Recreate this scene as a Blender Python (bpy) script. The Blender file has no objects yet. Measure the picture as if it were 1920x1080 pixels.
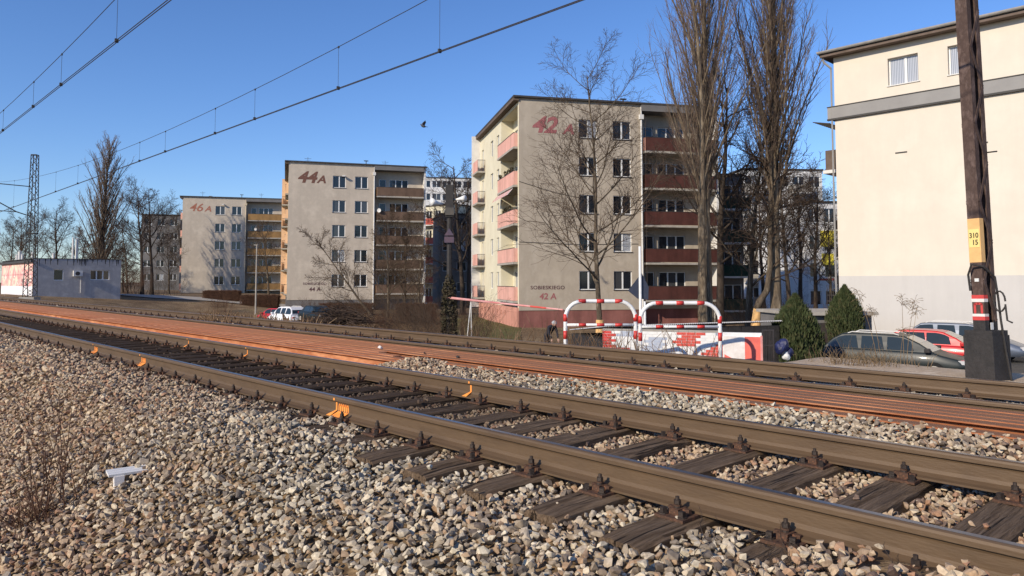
import bpy, bmesh, math, random
import numpy as np
from mathutils import Vector, Matrix
R = math.radians
random.seed(7)
rng = np.random.RandomState(11)
SC = bpy.context.scene
COL = SC.collection

# ------------------------------------------------------------------ camera, world, sun, exposure
CAMZ = 0.99                      # metres above the rail heads
PITCH = R(3.2)
F = 1387.0                       # focal length in pixels of a 1920 wide picture
PPY = 449.0
cam_d = bpy.data.cameras.new('camera'); cam = bpy.data.objects.new('camera', cam_d); COL.objects.link(cam)
cam.location = (0, 0, CAMZ); cam.rotation_euler = (R(90) + PITCH, 0, 0)
cam_d.sensor_width = 36; cam_d.lens = 36 * F / 1920; cam_d.shift_y = -(540 - PPY) / 1920
cam_d.clip_start = 0.05; cam_d.clip_end = 3000
SC.camera = cam
SUN_AZ, SUN_EL = R(-137), R(27)
w = bpy.data.worlds.new('World'); SC.world = w; w.use_nodes = True
nt = w.node_tree; bg = nt.nodes['Background']
sky = nt.nodes.new('ShaderNodeTexSky'); sky.sky_type = 'NISHITA'; sky.sun_disc = False
sky.sun_elevation = SUN_EL; sky.sun_rotation = SUN_AZ % (2 * math.pi)
sky.air_density = 1.0; sky.dust_density = 0.25; sky.ozone_density = 2.5; sky.altitude = 200
hsv = nt.nodes.new('ShaderNodeHueSaturation'); hsv.inputs['Saturation'].default_value = 1.12
tin = nt.nodes.new('ShaderNodeMix'); tin.data_type = 'RGBA'; tin.blend_type = 'MULTIPLY'; tin.inputs[0].default_value = 1; tin.inputs[7].default_value = (.84, .96, 1.25, 1)
nt.links.new(sky.outputs[0], hsv.inputs['Color']); nt.links.new(hsv.outputs[0], tin.inputs[6]); nt.links.new(tin.outputs[2], bg.inputs[0]); bg.inputs[1].default_value = 0.13
sun_d = bpy.data.lights.new('sun', 'SUN'); sun = bpy.data.objects.new('sun', sun_d); COL.objects.link(sun)
sun_d.energy = 4.7; sun_d.angle = R(0.53); sun_d.color = (1.0, 0.88, 0.71)
SV = Vector((math.sin(SUN_AZ) * math.cos(SUN_EL), math.cos(SUN_AZ) * math.cos(SUN_EL), math.sin(SUN_EL)))
sun.rotation_euler = (-SV).to_track_quat('-Z', 'Y').to_euler(); sun.location = (0, 0, 40)
SC.view_settings.view_transform = 'Standard'; SC.view_settings.look = 'None'
SC.view_settings.gamma = 1; SC.view_settings.exposure = 0.0; SC.view_settings.use_curve_mapping = False
SC.render.engine = 'CYCLES'
SC.cycles.max_bounces = 5; SC.cycles.transparent_max_bounces = 6

# ------------------------------------------------------------------ geometry of the place
PHI = R(43.4)
TV = np.array([-math.sin(PHI), math.cos(PHI)])      # along the tracks, away to the left
NV = np.array([math.cos(PHI), math.sin(PHI)])       # across the tracks, away from the camera
TROT = -(math.pi / 2 - PHI)                         # frame with x = -s, y = d
def W(s, d, z=0.0): return Vector((TV[0]*s + NV[0]*d, TV[1]*s + NV[1]*d, z))
def sd(X, Y): return X*TV[0] + Y*TV[1], X*NV[0] + Y*NV[1]
def ray(px, py):
    xr, ur = (px - 960) / F, (PPY - py) / F
    return np.array([xr, math.cos(PITCH) - ur*math.sin(PITCH), math.sin(PITCH) + ur*math.cos(PITCH)])
def P(px, py, Y):
    r = ray(px, py); k = Y / r[1]
    return Vector((r[0]*k, Y, CAMZ + r[2]*k))
def onD(px, py, d):
    r = ray(px, py); k = d / (r[0]*NV[0] + r[1]*NV[1])
    return Vector((r[0]*k, r[1]*k, CAMZ + r[2]*k))
def smooth(a, b, x):
    t = np.clip((x - a) / (b - a), 0, 1); return t*t*(3 - 2*t)
GZ = -2.4
def G(X, Y):
    g = GZ + 1.5 * smooth(20, 42, -X) + 0.45 * smooth(38, 46, -X) * (1 - smooth(80, 100, Y))
    g = g - .6*smooth(57, 60, Y)*(1 - smooth(74, 80, Y))*smooth(17, 20, -X)*(1 - smooth(33, 37, -X))
    return g
DP = [-30, .7, 1.2, 2.25, 2.7, 3.1, 4.9, 5.15, 5.5, 6.05, 6.2, 9.2, 9.8, 10.3, 12.6]
ZP1 = [-.95, -.92, -.85, -.30, -.245, -.235, -.24, -.21, -.15, -.105, -.20, -.22, -.27, -.28, -.36]
ZP2 = [-.95, -.92, -.85, -.30, -.245, -.235, -.24, -.22, -.22, -.22, -.22, -.22, -.28, -.27, -.25]
def wob(X, Y):
    return (np.sin(X*1.7 + 1.3*np.sin(Y*.9)) * np.sin(Y*2.1 + .7*np.sin(X*1.3)))
def zb(s, d):
    s = np.asarray(s, float); d = np.asarray(d, float)
    m = smooth(7.4, 8.3, s)
    z = np.interp(d, DP, ZP1) * (1 - m) + np.interp(d, DP, ZP2) * m
    z = z + 0.02 * wob(s, d) * np.where((d > 2.7) & (d < 9.3), 0.35, 1.0)
    X = TV[0]*s + NV[0]*d; Y = TV[1]*s + NV[1]*d
    g = G(X, Y) + 0.04*wob(X*.3, Y*.3)
    z = z + np.where((d > 2.0) & (d < 3.27), 1, 0) * (smooth(2.0, 2.6, d) * (.05*(1 - smooth(1.55, 2.15, s)) + .05*smooth(4.3, 5.4, s)) + .085*smooth(2.5, 3.15, d)*(1 - smooth(.9, 1.9, s)))
    q = smooth(5.6, 6.6, s); k = smooth(12.6, 16.5, d)*(1 - q) + smooth(9.9, 13.2, d)*q
    return z * (1 - k) + g * k
def zxy(X, Y):
    s, d = sd(X, Y); return float(zb(s, d))

# ------------------------------------------------------------------ materials
def newmat(name):
    m = bpy.data.materials.new(name); m.use_nodes = True
    n = m.node_tree.nodes; return m, n, m.node_tree.links, n['Principled BSDF']
def ramp(n, l, src, stops):
    r = n.new('ShaderNodeValToRGB'); e = r.color_ramp.elements
    while len(e) < len(stops): e.new(0.5)
    for i, (p, c) in enumerate(stops):
        e[i].position = p; e[i].color = (*c, 1) if len(c) == 3 else c
    l.new(src, r.inputs[0]); return r
def M(name, c1, c2=None, scale=3.0, rough=0.8, bump=0.0, bscale=30.0, metal=0.0, stretch=(1,1,1), c3=None, detail=6, dist=0.0, obj_var=0.0, spec=None, lo=.35, hi=.65):
    m, n, l, b = newmat(name)
    b.inputs['Roughness'].default_value = rough; b.inputs['Metallic'].default_value = metal
    if spec is not None: b.inputs['Specular IOR Level'].default_value = spec
    if spec is None and rough >= .8: b.inputs['Specular IOR Level'].default_value = .15
    if c2 is None:
        c2 = tuple(min(1, x*.8) for x in c1)
    tc = n.new('ShaderNodeTexCoord'); mp = n.new('ShaderNodeMapping'); mp.inputs['Scale'].default_value = stretch
    l.new(tc.outputs['Object'], mp.inputs[0])
    nz = n.new('ShaderNodeTexNoise'); nz.inputs['Scale'].default_value = scale; nz.inputs['Detail'].default_value = detail
    nz.inputs['Roughness'].default_value = .65; nz.inputs['Distortion'].default_value = dist
    l.new(mp.outputs[0], nz.inputs[0])
    stops = [(lo, c1), (hi, c2)] if c3 is None else [(lo, c1), ((lo+hi)/2, c2), (hi, c3)]
    rp = ramp(n, l, nz.outputs[0], stops); out = rp.outputs[0]
    if obj_var > 0:
        oi = n.new('ShaderNodeObjectInfo'); mr = n.new('ShaderNodeMapRange')
        mr.inputs[3].default_value = 1 - obj_var; mr.inputs[4].default_value = 1 + obj_var
        l.new(oi.outputs['Random'], mr.inputs[0])
        hs = n.new('ShaderNodeHueSaturation'); l.new(mr.outputs[0], hs.inputs['Value']); l.new(out, hs.inputs['Color']); out = hs.outputs[0]
    l.new(out, b.inputs['Base Color'])
    if bump > 0:
        n2 = n.new('ShaderNodeTexNoise'); n2.inputs['Scale'].default_value = bscale; n2.inputs['Detail'].default_value = 5
        l.new(mp.outputs[0], n2.inputs[0])
        bp = n.new('ShaderNodeBump'); bp.inputs['Strength'].default_value = bump; bp.inputs['Distance'].default_value = .02
        l.new(n2.outputs[0], bp.inputs['Height']); l.new(bp.outputs[0], b.inputs['Normal'])
    return m
MT = {}
MT['front42'] = M('grey_render', (.48,.415,.33), (.42,.36,.285), .55, .95, .25, 25, c3=(.51,.445,.36), stretch=(1,1,.8))
MT['front44'] = M('pale_grey_render', (.56,.485,.395), (.49,.425,.345), .5, .95, .2, 25, c3=(.59,.515,.42))
MT['cream'] = M('cream_render', (.70,.65,.49), (.62,.57,.42), .8, .9, .1, 20)
MT['salmon'] = M('salmon_paint', (.76,.43,.35), (.68,.37,.30), 1.5, .8)
MT['peach'] = M('peach_paint', (.78,.50,.30), (.70,.44,.26), 1.5, .8)
MT['rustred'] = M('faded_red_brown_paint', (.105,.04,.033), (.08,.032,.027), 1.2, .85)
MT['brownpanel'] = M('brown_panel_paint', (.17,.11,.078), (.13,.085,.06), 1.2, .85)
MT['ochre'] = M('ochre_panel_paint', (.36,.21,.085), (.28,.165,.07), 1.2, .85)
MT['plinth'] = M('dark_red_plinth', (.30,.13,.11), (.24,.10,.085), 1.0, .9)
MT['plinthpink'] = M('pink_plinth', (.66,.32,.24), (.55,.27,.2), 1.0, .9)
MT['whitetrim'] = M('white_trim', (.72,.70,.66), (.62,.6,.56), 2, .7)
MT['whitepvc'] = M('white_window_frame', (.78,.78,.76), (.72,.72,.70), 2, .45)
MT['darktrim'] = M('dark_roof_edge', (.035,.032,.03), (.055,.05,.045), 2, .7)
MT['soffit'] = M('brown_soffit', (.12,.09,.07), (.16,.12,.1), 2, .8)
MT['sill'] = M('dark_sill', (.05,.045,.045), (.07,.06,.06), 3, .6)
MT['conc'] = M('balcony_concrete', (.42,.39,.34), (.32,.29,.25), 2.5, .9, .2, 30)
MT['iron'] = M('dark_iron', (.03,.028,.028), (.06,.045,.04), 8, .6)
MT['yellowtrim'] = M('cream_pipe', (.62,.52,.36), (.52,.43,.3), 3, .7)
MT['wallcream'] = M('warm_cream_facade', (.70,.632,.525), (.67,.60,.50), .35, .95, .05, 12, c3=(.715,.645,.54))
MT['wallgrey'] = M('pale_grey_facade', (.56,.535,.505), (.53,.505,.475), .4, .95, .05, 12)
MT['band'] = M('grey_band', (.30,.29,.275), (.26,.25,.24), .8, .8)
MT['white_r'] = M('white_render', (.72,.71,.70), (.64,.63,.61), .6, .9)
MT['yellow_r'] = M('yellow_render', (.80,.68,.08), (.75,.62,.07), .6, .9)
MT['netgreen'] = M('dark_green_net', (.02,.05,.035), (.035,.06,.045), 2, .9)
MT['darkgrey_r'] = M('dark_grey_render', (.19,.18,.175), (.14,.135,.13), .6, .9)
MT['redbalc'] = M('red_balcony', (.55,.12,.09), (.45,.1,.08), 2, .8)
def streaks(m, amt, joints=None):
    n, l = m.node_tree.nodes, m.node_tree.links; b = n['Principled BSDF']; src = b.inputs['Base Color'].links[0].from_socket
    tc = n.new('ShaderNodeTexCoord'); mp = n.new('ShaderNodeMapping'); mp.inputs['Scale'].default_value = (.9, .9, .12); l.new(tc.outputs['Object'], mp.inputs[0])
    nz = n.new('ShaderNodeTexNoise'); nz.inputs['Scale'].default_value = 1.3; nz.inputs['Detail'].default_value = 7; nz.inputs['Roughness'].default_value = .7; l.new(mp.outputs[0], nz.inputs[0])
    r = ramp(n, l, nz.outputs[0], [(.36, (1-amt, 1-amt, 1-amt*.95)), (.56, (1, 1, 1))])
    mx = n.new('ShaderNodeMix'); mx.data_type = 'RGBA'; mx.blend_type = 'MULTIPLY'; mx.inputs[0].default_value = 1
    l.new(src, mx.inputs[6]); l.new(r.outputs[0], mx.inputs[7]); l.new(mx.outputs[2], b.inputs['Base Color'])
    # patches of later repair
    vz = n.new('ShaderNodeTexVoronoi'); vz.feature = 'F1'; vz.distance = 'CHEBYCHEV'; vz.inputs['Scale'].default_value = .38; l.new(tc.outputs['Object'], vz.inputs['Vector'])
    r2 = ramp(n, l, vz.outputs['Color'], [(.2, (1-amt*.35,)*3), (.8, (1, 1, 1))])
    m2 = n.new('ShaderNodeMix'); m2.data_type = 'RGBA'; m2.blend_type = 'MULTIPLY'; m2.inputs[0].default_value = 1
    l.new(mx.outputs[2], m2.inputs[6]); l.new(r2.outputs[0], m2.inputs[7]); l.new(m2.outputs[2], b.inputs['Base Color'])
for k_, a_ in (('front42', .07), ('front44', .07), ('wallcream', .035), ('wallgrey', .05), ('plinth', .3), ('plinthpink', .2), ('rustred', .3), ('salmon', .18), ('brownpanel', .25), ('ochre', .25)): streaks(MT[k_] if k_ in MT else MT['front42'], a_)
def glass(name, base, curtain=None):
    m, n, l, b = newmat(name)
    b.inputs['Roughness'].default_value = .06; b.inputs['Specular IOR Level'].default_value = .7
    if curtain is None:
        b.inputs['Base Color'].default_value = (*base, 1)
    else:
        tc = n.new('ShaderNodeTexCoord'); wv = n.new('ShaderNodeTexWave'); wv.inputs['Scale'].default_value = 4; wv.inputs['Distortion'].default_value = 2
        mp = n.new('ShaderNodeMapping'); mp.inputs['Scale'].default_value = (1, 1, .1); l.new(tc.outputs['Object'], mp.inputs[0]); l.new(mp.outputs[0], wv.inputs[0])
        r = ramp(n, l, wv.outputs[0], [(.2, base), (.8, curtain)]); l.new(r.outputs[0], b.inputs['Base Color'])
    return m
MT['glass'] = glass('dark_window_glass', (.012,.015,.02))
MT['glassc'] = glass('curtained_window_glass', (.015,.018,.024), (.085,.085,.088))
MT['glassw'] = glass('white_curtain_window_glass', (.22,.24,.27), (.50,.52,.56))
def railmat(name, c1, c2, c3):
    return M(name, c1, c2, 5, .62, .12, 90, metal=.15, c3=c3, stretch=(.25,1,1))
MT['rail'] = railmat('weathered_rail_steel', (.095,.058,.030), (.125,.078,.041), (.105,.065,.035))
MT['railtop'] = M('worn_rail_head', (.30,.29,.28), (.17,.155,.145), 9, .3, metal=.85, stretch=(.06,1,1))
MT['rust'] = M('orange_rust', (.47,.19,.085), (.36,.13,.058), 4, .85, .3, 60, c3=(.56,.26,.13), stretch=(.25,1,1), obj_var=.18)
MT['rustbrown'] = M('brown_mill_rust', (.30,.15,.085), (.21,.115,.072), 3, .85, .3, 70, c3=(.44,.18,.07), stretch=(.12,7,1), obj_var=.16, lo=.3, hi=.62)
def along(m, c, a, b_):
    # older orange rust further down the line
    n, l = m.node_tree.nodes, m.node_tree.links; b = n['Principled BSDF']; src = b.inputs['Base Color'].links[0].from_socket
    geo = n.new('ShaderNodeNewGeometry'); dt = n.new('ShaderNodeVectorMath'); dt.operation = 'DOT_PRODUCT'; dt.inputs[1].default_value = (TV[0], TV[1], 0); l.new(geo.outputs['Position'], dt.inputs[0])
    nz = n.new('ShaderNodeTexNoise'); nz.inputs['Scale'].default_value = 1.2; l.new(geo.outputs['Position'], nz.inputs[0])
    ad = n.new('ShaderNodeMath'); ad.operation = 'MULTIPLY_ADD'; ad.inputs[1].default_value = 4; l.new(nz.outputs[0], ad.inputs[0]); l.new(dt.outputs['Value'], ad.inputs[2])
    q = n.new('ShaderNodeMapRange'); q.interpolation_type = 'SMOOTHSTEP'; q.inputs[1].default_value = a; q.inputs[2].default_value = b_; q.inputs[4].default_value = .85; l.new(ad.outputs[0], q.inputs[0])
    m9 = n.new('ShaderNodeMix'); m9.data_type = 'RGBA'; l.new(q.outputs[0], m9.inputs[0]); l.new(src, m9.inputs[6]); m9.inputs[7].default_value = (*c, 1); l.new(m9.outputs[2], b.inputs['Base Color'])
along(MT['rustbrown'], (.45, .185, .08), 7.5, 14)
MT['plate'] = M('rusty_tie_plate', (.13,.068,.042), (.075,.045,.032), 25, .85, .3, 90, c3=(.20,.095,.055))
MT['bolt'] = M('greasy_dark_bolt', (.035,.026,.021), (.065,.045,.034), 30, .6, .2, 90, metal=.3)
MT['orange'] = M('orange_spray_paint', (.95,.36,.06), (.85,.27,.05), 18, .6)
# sleepers: long grain, cracks
def woodmat():
    m, n, l, b = newmat('weathered_sleeper_wood'); b.inputs['Roughness'].default_value = .9; b.inputs['Specular IOR Level'].default_value = .15
    tc = n.new('ShaderNodeTexCoord'); oi = n.new('ShaderNodeObjectInfo')
    ad = n.new('ShaderNodeVectorMath'); ad.operation = 'MULTIPLY_ADD'
    cb = n.new('ShaderNodeCombineXYZ'); l.new(oi.outputs['Random'], cb.inputs[1]); l.new(oi.outputs['Random'], cb.inputs[0])
    ad.inputs[1].default_value = (7, 7, 7); l.new(cb.outputs[0], ad.inputs[0]); l.new(tc.outputs['Object'], ad.inputs[2])
    mp = n.new('ShaderNodeMapping'); mp.inputs['Scale'].default_value = (34, 1.3, 20); l.new(ad.outputs[0], mp.inputs[0])
    nz = n.new('ShaderNodeTexNoise'); nz.inputs['Scale'].default_value = 1.6; nz.inputs['Detail'].default_value = 9; nz.inputs['Roughness'].default_value = .7; nz.inputs['Distortion'].default_value = .9
    l.new(mp.outputs[0], nz.inputs[0])
    r = ramp(n, l, nz.outputs[0], [(.28, (.018,.012,.008)), (.40, (.10,.066,.041)), (.56, (.20,.137,.087)), (.74, (.33,.24,.16))])
    mp2 = n.new('ShaderNodeMapping'); mp2.inputs['Scale'].default_value = (26, .9, 12); l.new(ad.outputs[0], mp2.inputs[0])
    n2 = n.new('ShaderNodeTexNoise'); n2.inputs['Scale'].default_value = 1; n2.inputs['Detail'].default_value = 6; l.new(mp2.outputs[0], n2.inputs[0])
    r2 = ramp(n, l, n2.outputs[0], [(.36, (0,0,0)), (.40, (1,1,1))])
    mx = n.new('ShaderNodeMix'); mx.data_type = 'RGBA'; mx.blend_type = 'MULTIPLY'; mx.inputs[0].default_value = .75
    l.new(r.outputs[0], mx.inputs[6]); l.new(r2.outputs[0], mx.inputs[7])
    # grazing-angle shade put into the wood colour, deeper further down the line
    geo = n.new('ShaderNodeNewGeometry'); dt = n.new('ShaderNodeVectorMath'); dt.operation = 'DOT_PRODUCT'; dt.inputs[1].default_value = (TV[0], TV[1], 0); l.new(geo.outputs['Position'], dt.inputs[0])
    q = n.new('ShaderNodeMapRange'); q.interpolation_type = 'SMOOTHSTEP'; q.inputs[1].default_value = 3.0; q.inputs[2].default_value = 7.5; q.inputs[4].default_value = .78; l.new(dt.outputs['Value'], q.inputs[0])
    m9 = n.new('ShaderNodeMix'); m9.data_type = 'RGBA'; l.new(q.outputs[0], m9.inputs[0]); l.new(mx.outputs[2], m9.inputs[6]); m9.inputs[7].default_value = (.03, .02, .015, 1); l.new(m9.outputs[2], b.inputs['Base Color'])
    mm = n.new('ShaderNodeMath'); mm.operation = 'ADD'; l.new(nz.outputs[0], mm.inputs[0]); l.new(r2.outputs[0], mm.inputs[1])
    bp = n.new('ShaderNodeBump'); bp.inputs['Strength'].default_value = 1; bp.inputs['Distance'].default_value = .022
    l.new(mm.outputs[0], bp.inputs['Height']); l.new(bp.outputs[0], b.inputs['Normal'])
    return m
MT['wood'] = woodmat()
def stonemat():
    m, n, l, b = newmat('crushed_ballast_stone'); b.inputs['Roughness'].default_value = .85; b.inputs['Specular IOR Level'].default_value = .25
    oi = n.new('ShaderNodeObjectInfo'); geo = n.new('ShaderNodeNewGeometry')
    pale = ramp(n, l, oi.outputs['Random'], [(0, (.35,.295,.215)), (.18, (.57,.49,.365)), (.33, (.25,.21,.16)), (.46, (.66,.575,.425)), (.60, (.43,.31,.195)), (.72, (.50,.435,.335)), (.88, (.16,.135,.11)), (.95, (.74,.66,.51))])
    warm = ramp(n, l, oi.outputs['Random'], [(0, (.35,.235,.15)), (.18, (.54,.37,.225)), (.33, (.23,.145,.10)), (.46, (.57,.45,.30)), (.60, (.42,.23,.14)), (.72, (.48,.345,.225)), (.88, (.14,.09,.068)), (.95, (.66,.51,.34))])
    for r in (pale, warm): r.color_ramp.interpolation = 'CONSTANT'
    nz = n.new('ShaderNodeTexNoise'); nz.inputs['Scale'].default_value = .45; nz.inputs['Detail'].default_value = 4; l.new(geo.outputs['Position'], nz.inputs[0])
    # iron dust and brake dust colour the stones beside the rails and further down the line
    mr = ramp(n, l, nz.outputs[0], [(.48, (0,0,0)), (.66, (.55,.55,.55))])
    sp = n.new('ShaderNodeSeparateXYZ'); l.new(geo.outputs['Position'], sp.inputs[0])
    def lin(x, y, c):
        a = n.new('ShaderNodeMath'); a.operation = 'MULTIPLY'; a.inputs[1].default_value = x; l.new(sp.outputs[0], a.inputs[0])
        a2 = n.new('ShaderNodeMath'); a2.operation = 'MULTIPLY_ADD'; a2.inputs[1].default_value = y; l.new(sp.outputs[1], a2.inputs[0]); l.new(a.outputs[0], a2.inputs[2])
        a3 = n.new('ShaderNodeMath'); a3.operation = 'ADD'; a3.inputs[1].default_value = c; l.new(a2.outputs[0], a3.inputs[0]); return a3.outputs[0]
    d = lin(NV[0], NV[1], 0); s_ = lin(TV[0], TV[1], 0)
    def band(src, a, b_):
        q = n.new('ShaderNodeMapRange'); q.interpolation_type = 'SMOOTHSTEP'; q.inputs[1].default_value = a; q.inputs[2].default_value = b_; l.new(src, q.inputs[0]); return q.outputs[0]
    def op(o, a, b_):
        q = n.new('ShaderNodeMath'); q.operation = o; q.use_clamp = True
        for i, v in enumerate((a, b_)):
            if isinstance(v, (int, float)): q.inputs[i].default_value = v
            else: l.new(v, q.inputs[i])
        return q.outputs[0]
    near = band(s_, 2.0, .9)                       # warm at the near end
    far = band(s_, 4.8, 8.5)
    gauge = op('MULTIPLY', band(d, 3.0, 3.5), band(d, 5.2, 4.8))
    out = op('MULTIPLY', band(d, 2.3, 1.0), .92)
    f = op('MAXIMUM', op('MAXIMUM', mr.outputs[0], near), op('MAXIMUM', op('MULTIPLY', gauge, .75), op('MULTIPLY', far, .8)))
    f = op('MAXIMUM', f, out)
    mx = n.new('ShaderNodeMix'); mx.data_type = 'RGBA'; l.new(f, mx.inputs[0]); l.new(pale.outputs[0], mx.inputs[6]); l.new(warm.outputs[0], mx.inputs[7])
    n2 = n.new('ShaderNodeTexNoise'); n2.inputs['Scale'].default_value = 60; n2.inputs['Detail'].default_value = 4; l.new(geo.outputs['Position'], n2.inputs[0])
    r3 = ramp(n, l, n2.outputs[0], [(.3, (.62,.6,.58)), (.65, (1,1,1))])
    m2 = n.new('ShaderNodeMix'); m2.data_type = 'RGBA'; m2.blend_type = 'MULTIPLY'; m2.inputs[0].default_value = .9
    l.new(mx.outputs[2], m2.inputs[6]); l.new(r3.outputs[0], m2.inputs[7])
    # shade between the rails painted into the stones, deeper further along
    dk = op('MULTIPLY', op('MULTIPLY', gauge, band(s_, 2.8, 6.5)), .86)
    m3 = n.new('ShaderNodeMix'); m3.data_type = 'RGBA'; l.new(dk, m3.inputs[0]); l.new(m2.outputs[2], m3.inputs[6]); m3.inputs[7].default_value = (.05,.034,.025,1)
    l.new(m3.outputs[2], b.inputs['Base Color'])
    bp = n.new('ShaderNodeBump'); bp.inputs['Strength'].default_value = .5; bp.inputs['Distance'].default_value = .004
    l.new(n2.outputs[0], bp.inputs['Height']); l.new(bp.outputs[0], b.inputs['Normal'])
    return m
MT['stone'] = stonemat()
def groundmat():
    m, n, l, b = newmat('bare_earth'); b.inputs['Roughness'].default_value = .95; b.inputs['Specular IOR Level'].default_value = .1
    geo = n.new('ShaderNodeNewGeometry')
    nz = n.new('ShaderNodeTexNoise'); nz.inputs['Scale'].default_value = .35; nz.inputs['Detail'].default_value = 10; nz.inputs['Roughness'].default_value = .7; l.new(geo.outputs['Position'], nz.inputs[0])
    r = ramp(n, l, nz.outputs[0], [(.3, (.12,.083,.05)), (.45, (.22,.155,.095)), (.6, (.32,.235,.145)), (.72, (.17,.15,.07))])
    n2 = n.new('ShaderNodeTexNoise'); n2.inputs['Scale'].default_value = 14; n2.inputs['Detail'].default_value = 8; l.new(geo.outputs['Position'], n2.inputs[0])
    r2 = ramp(n, l, n2.outputs[0], [(.35, (.35,.32,.3)), (.65, (1.25,1.2,1.1))])
    mx = n.new('ShaderNodeMix'); mx.data_type = 'RGBA'; mx.blend_type = 'MULTIPLY'; mx.inputs[0].default_value = 1
    l.new(r.outputs[0], mx.inputs[6]); l.new(r2.outputs[0], mx.inputs[7]); l.new(mx.outputs[2], b.inputs['Base Color'])
    bp = n.new('ShaderNodeBump'); bp.inputs['Strength'].default_value = .8; bp.inputs['Distance'].default_value = .05
    l.new(n2.outputs[0], bp.inputs['Height']); l.new(bp.outputs[0], b.inputs['Normal'])
    return m
MT['ground'] = groundmat()
MT['sand'] = M('sandy_trodden_ground', (.58,.45,.31), (.45,.34,.23), 2.5, .95, .6, 30, c3=(.64,.52,.38))
MT['lawn'] = M('winter_lawn', (.09,.10,.03), (.16,.13,.05), 1.2, .95, .8, 40, c3=(.07,.09,.028))
MT['asphalt'] = M('old_asphalt', (.07,.068,.064), (.10,.095,.088), 2, .9, .4, 60)
MT['bark'] = M('grey_brown_bark', (.15,.115,.08), (.07,.053,.038), 5, .95, .8, 14, c3=(.21,.17,.12), stretch=(1,1,.25))
MT['barkpale'] = M('pale_poplar_bark', (.25,.195,.135), (.11,.082,.055), 4, .95, .9, 10, c3=(.33,.265,.185), stretch=(1.5,1.5,.2))
MT['barkdark'] = M('dark_bark', (.05,.038,.03), (.085,.065,.05), 5, .95, .8, 14, stretch=(1,1,.25))
MT['twig'] = M('brown_twigs', (.115,.08,.055), (.065,.045,.032), 6, .9)
MT['twigpop'] = M('poplar_twigs', (.21,.15,.11), (.12,.085,.062), 6, .9)
MT['twigdark'] = M('dark_twigs', (.05,.036,.028), (.075,.052,.04), 6, .9)
MT['twigred'] = M('red_brown_twigs', (.125,.066,.042), (.07,.038,.026), 6, .9)
MT['drygrass'] = M('dry_grass', (.30,.21,.12), (.17,.115,.065), 3, .95, c3=(.38,.29,.18))
MT['deadleaf'] = M('dead_leaves', (.26,.165,.095), (.14,.085,.05), 3, .95, c3=(.36,.25,.15))
MT['thuja'] = M('conifer_green', (.03,.042,.016), (.055,.07,.028), 5, .85, c3=(.095,.088,.04))
MT['ivy'] = M('dark_ivy', (.035,.035,.018), (.08,.06,.038), 6, .8)
MT['wire'] = M('dark_wire', (.03,.03,.03), (.045,.04,.038), 3, .6)
MT['mast'] = M('painted_steel_mast', (.05,.05,.048), (.09,.075,.06), 5, .7)
MT['polebrown'] = M('rust_brown_painted_steel', (.115,.078,.065), (.075,.05,.042), 9, .85, .35, 60, c3=(.15,.105,.09), stretch=(1,1,.5))
MT['polewhite'] = M('white_paint_worn', (.78,.74,.70), (.66,.6,.55), 7, .7)
MT['polered'] = M('red_paint_worn', (.62,.055,.05), (.45,.05,.045), 7, .7)
MT['barred'] = M('signal_red_paint', (.62,.03,.025), (.55,.05,.04), 7, .5)
MT['barwhite'] = M('barrier_white_paint', (.82,.81,.79), (.72,.71,.68), 5, .5)
MT['yellow'] = M('faded_yellow_paint', (.78,.48,.20), (.66,.40,.17), 6, .8)
MT['yellowlt'] = M('pale_yellow_plate', (.82,.66,.26), (.78,.60,.22), 6, .8)
MT['black'] = M('black_tar_paint', (.018,.016,.015), (.035,.03,.028), 8, .75, .4, 30)
MT['blue'] = M('blue_plastic', (.02,.025,.10), (.012,.015,.05), 6, .5)
MT['palewall'] = M('blue_grey_rendered_wall', (.46,.44,.43), (.39,.375,.37), 1.2, .9, .1, 20, c3=(.50,.48,.465))
streaks(MT['palewall'], .12)
MT['redtape'] = M('faded_red_boom', (.60,.20,.18), (.72,.42,.38), 1.4, .6, stretch=(1,1,1))
MT['letred'] = M('faded_red_lettering', (.40,.16,.155), (.29,.10,.105), 9, .9)
MT['letbrown'] = M('brown_lettering', (.20,.10,.075), (.14,.075,.06), 9, .9)
MT['letorange'] = M('faded_orange_lettering', (.42,.17,.11), (.33,.15,.11), 9, .9)
MT['letblack'] = M('black_lettering', (.03,.03,.03), (.04,.04,.04), 9, .9)
MT['letsmall'] = M('dull_violet_lettering', (.13,.06,.065), (.09,.05,.055), 9, .9)
MT['cloth'] = M('dark_cloth', (.02,.022,.03), (.035,.035,.045), 9, .9)
MT['skin'] = M('skin', (.50,.30,.22), (.45,.27,.2), 5, .6)
MT['greyhair'] = M('grey_hair', (.42,.43,.44), (.30,.31,.32), 15, .8)
MT['tyre'] = M('tyre_rubber', (.015,.015,.015), (.025,.025,.025), 9, .9)
MT['feather'] = M('grey_feathers', (.07,.075,.09), (.13,.13,.15), 20, .8)
def carpaint(name, c, metal=.3, rough=.28):
    m, n, l, b = newmat(name); b.inputs['Base Color'].default_value = (*c, 1); b.inputs['Metallic'].default_value = metal
    nz = n.new('ShaderNodeTexNoise'); nz.inputs['Scale'].default_value = 2; r = ramp(n, l, nz.outputs[0], [(.3, (rough,)*3), (.8, (rough+.15,)*3)]); l.new(r.outputs[0], b.inputs['Roughness'])
    b.inputs['Coat Weight'].default_value = .35 if sum(c) > .1 else .08; b.inputs['Coat Roughness'].default_value = .08
    return m
MT['cargreen'] = carpaint('dark_green_car_paint', (.010,.016,.016), 0, .42); MT['carred'] = carpaint('red_car_paint', (.50,.02,.02), .1)
MT['cargrey'] = carpaint('blue_grey_car_paint', (.10,.12,.16)); MT['carwhite'] = carpaint('white_car_paint', (.80,.80,.80), 0)
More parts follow.
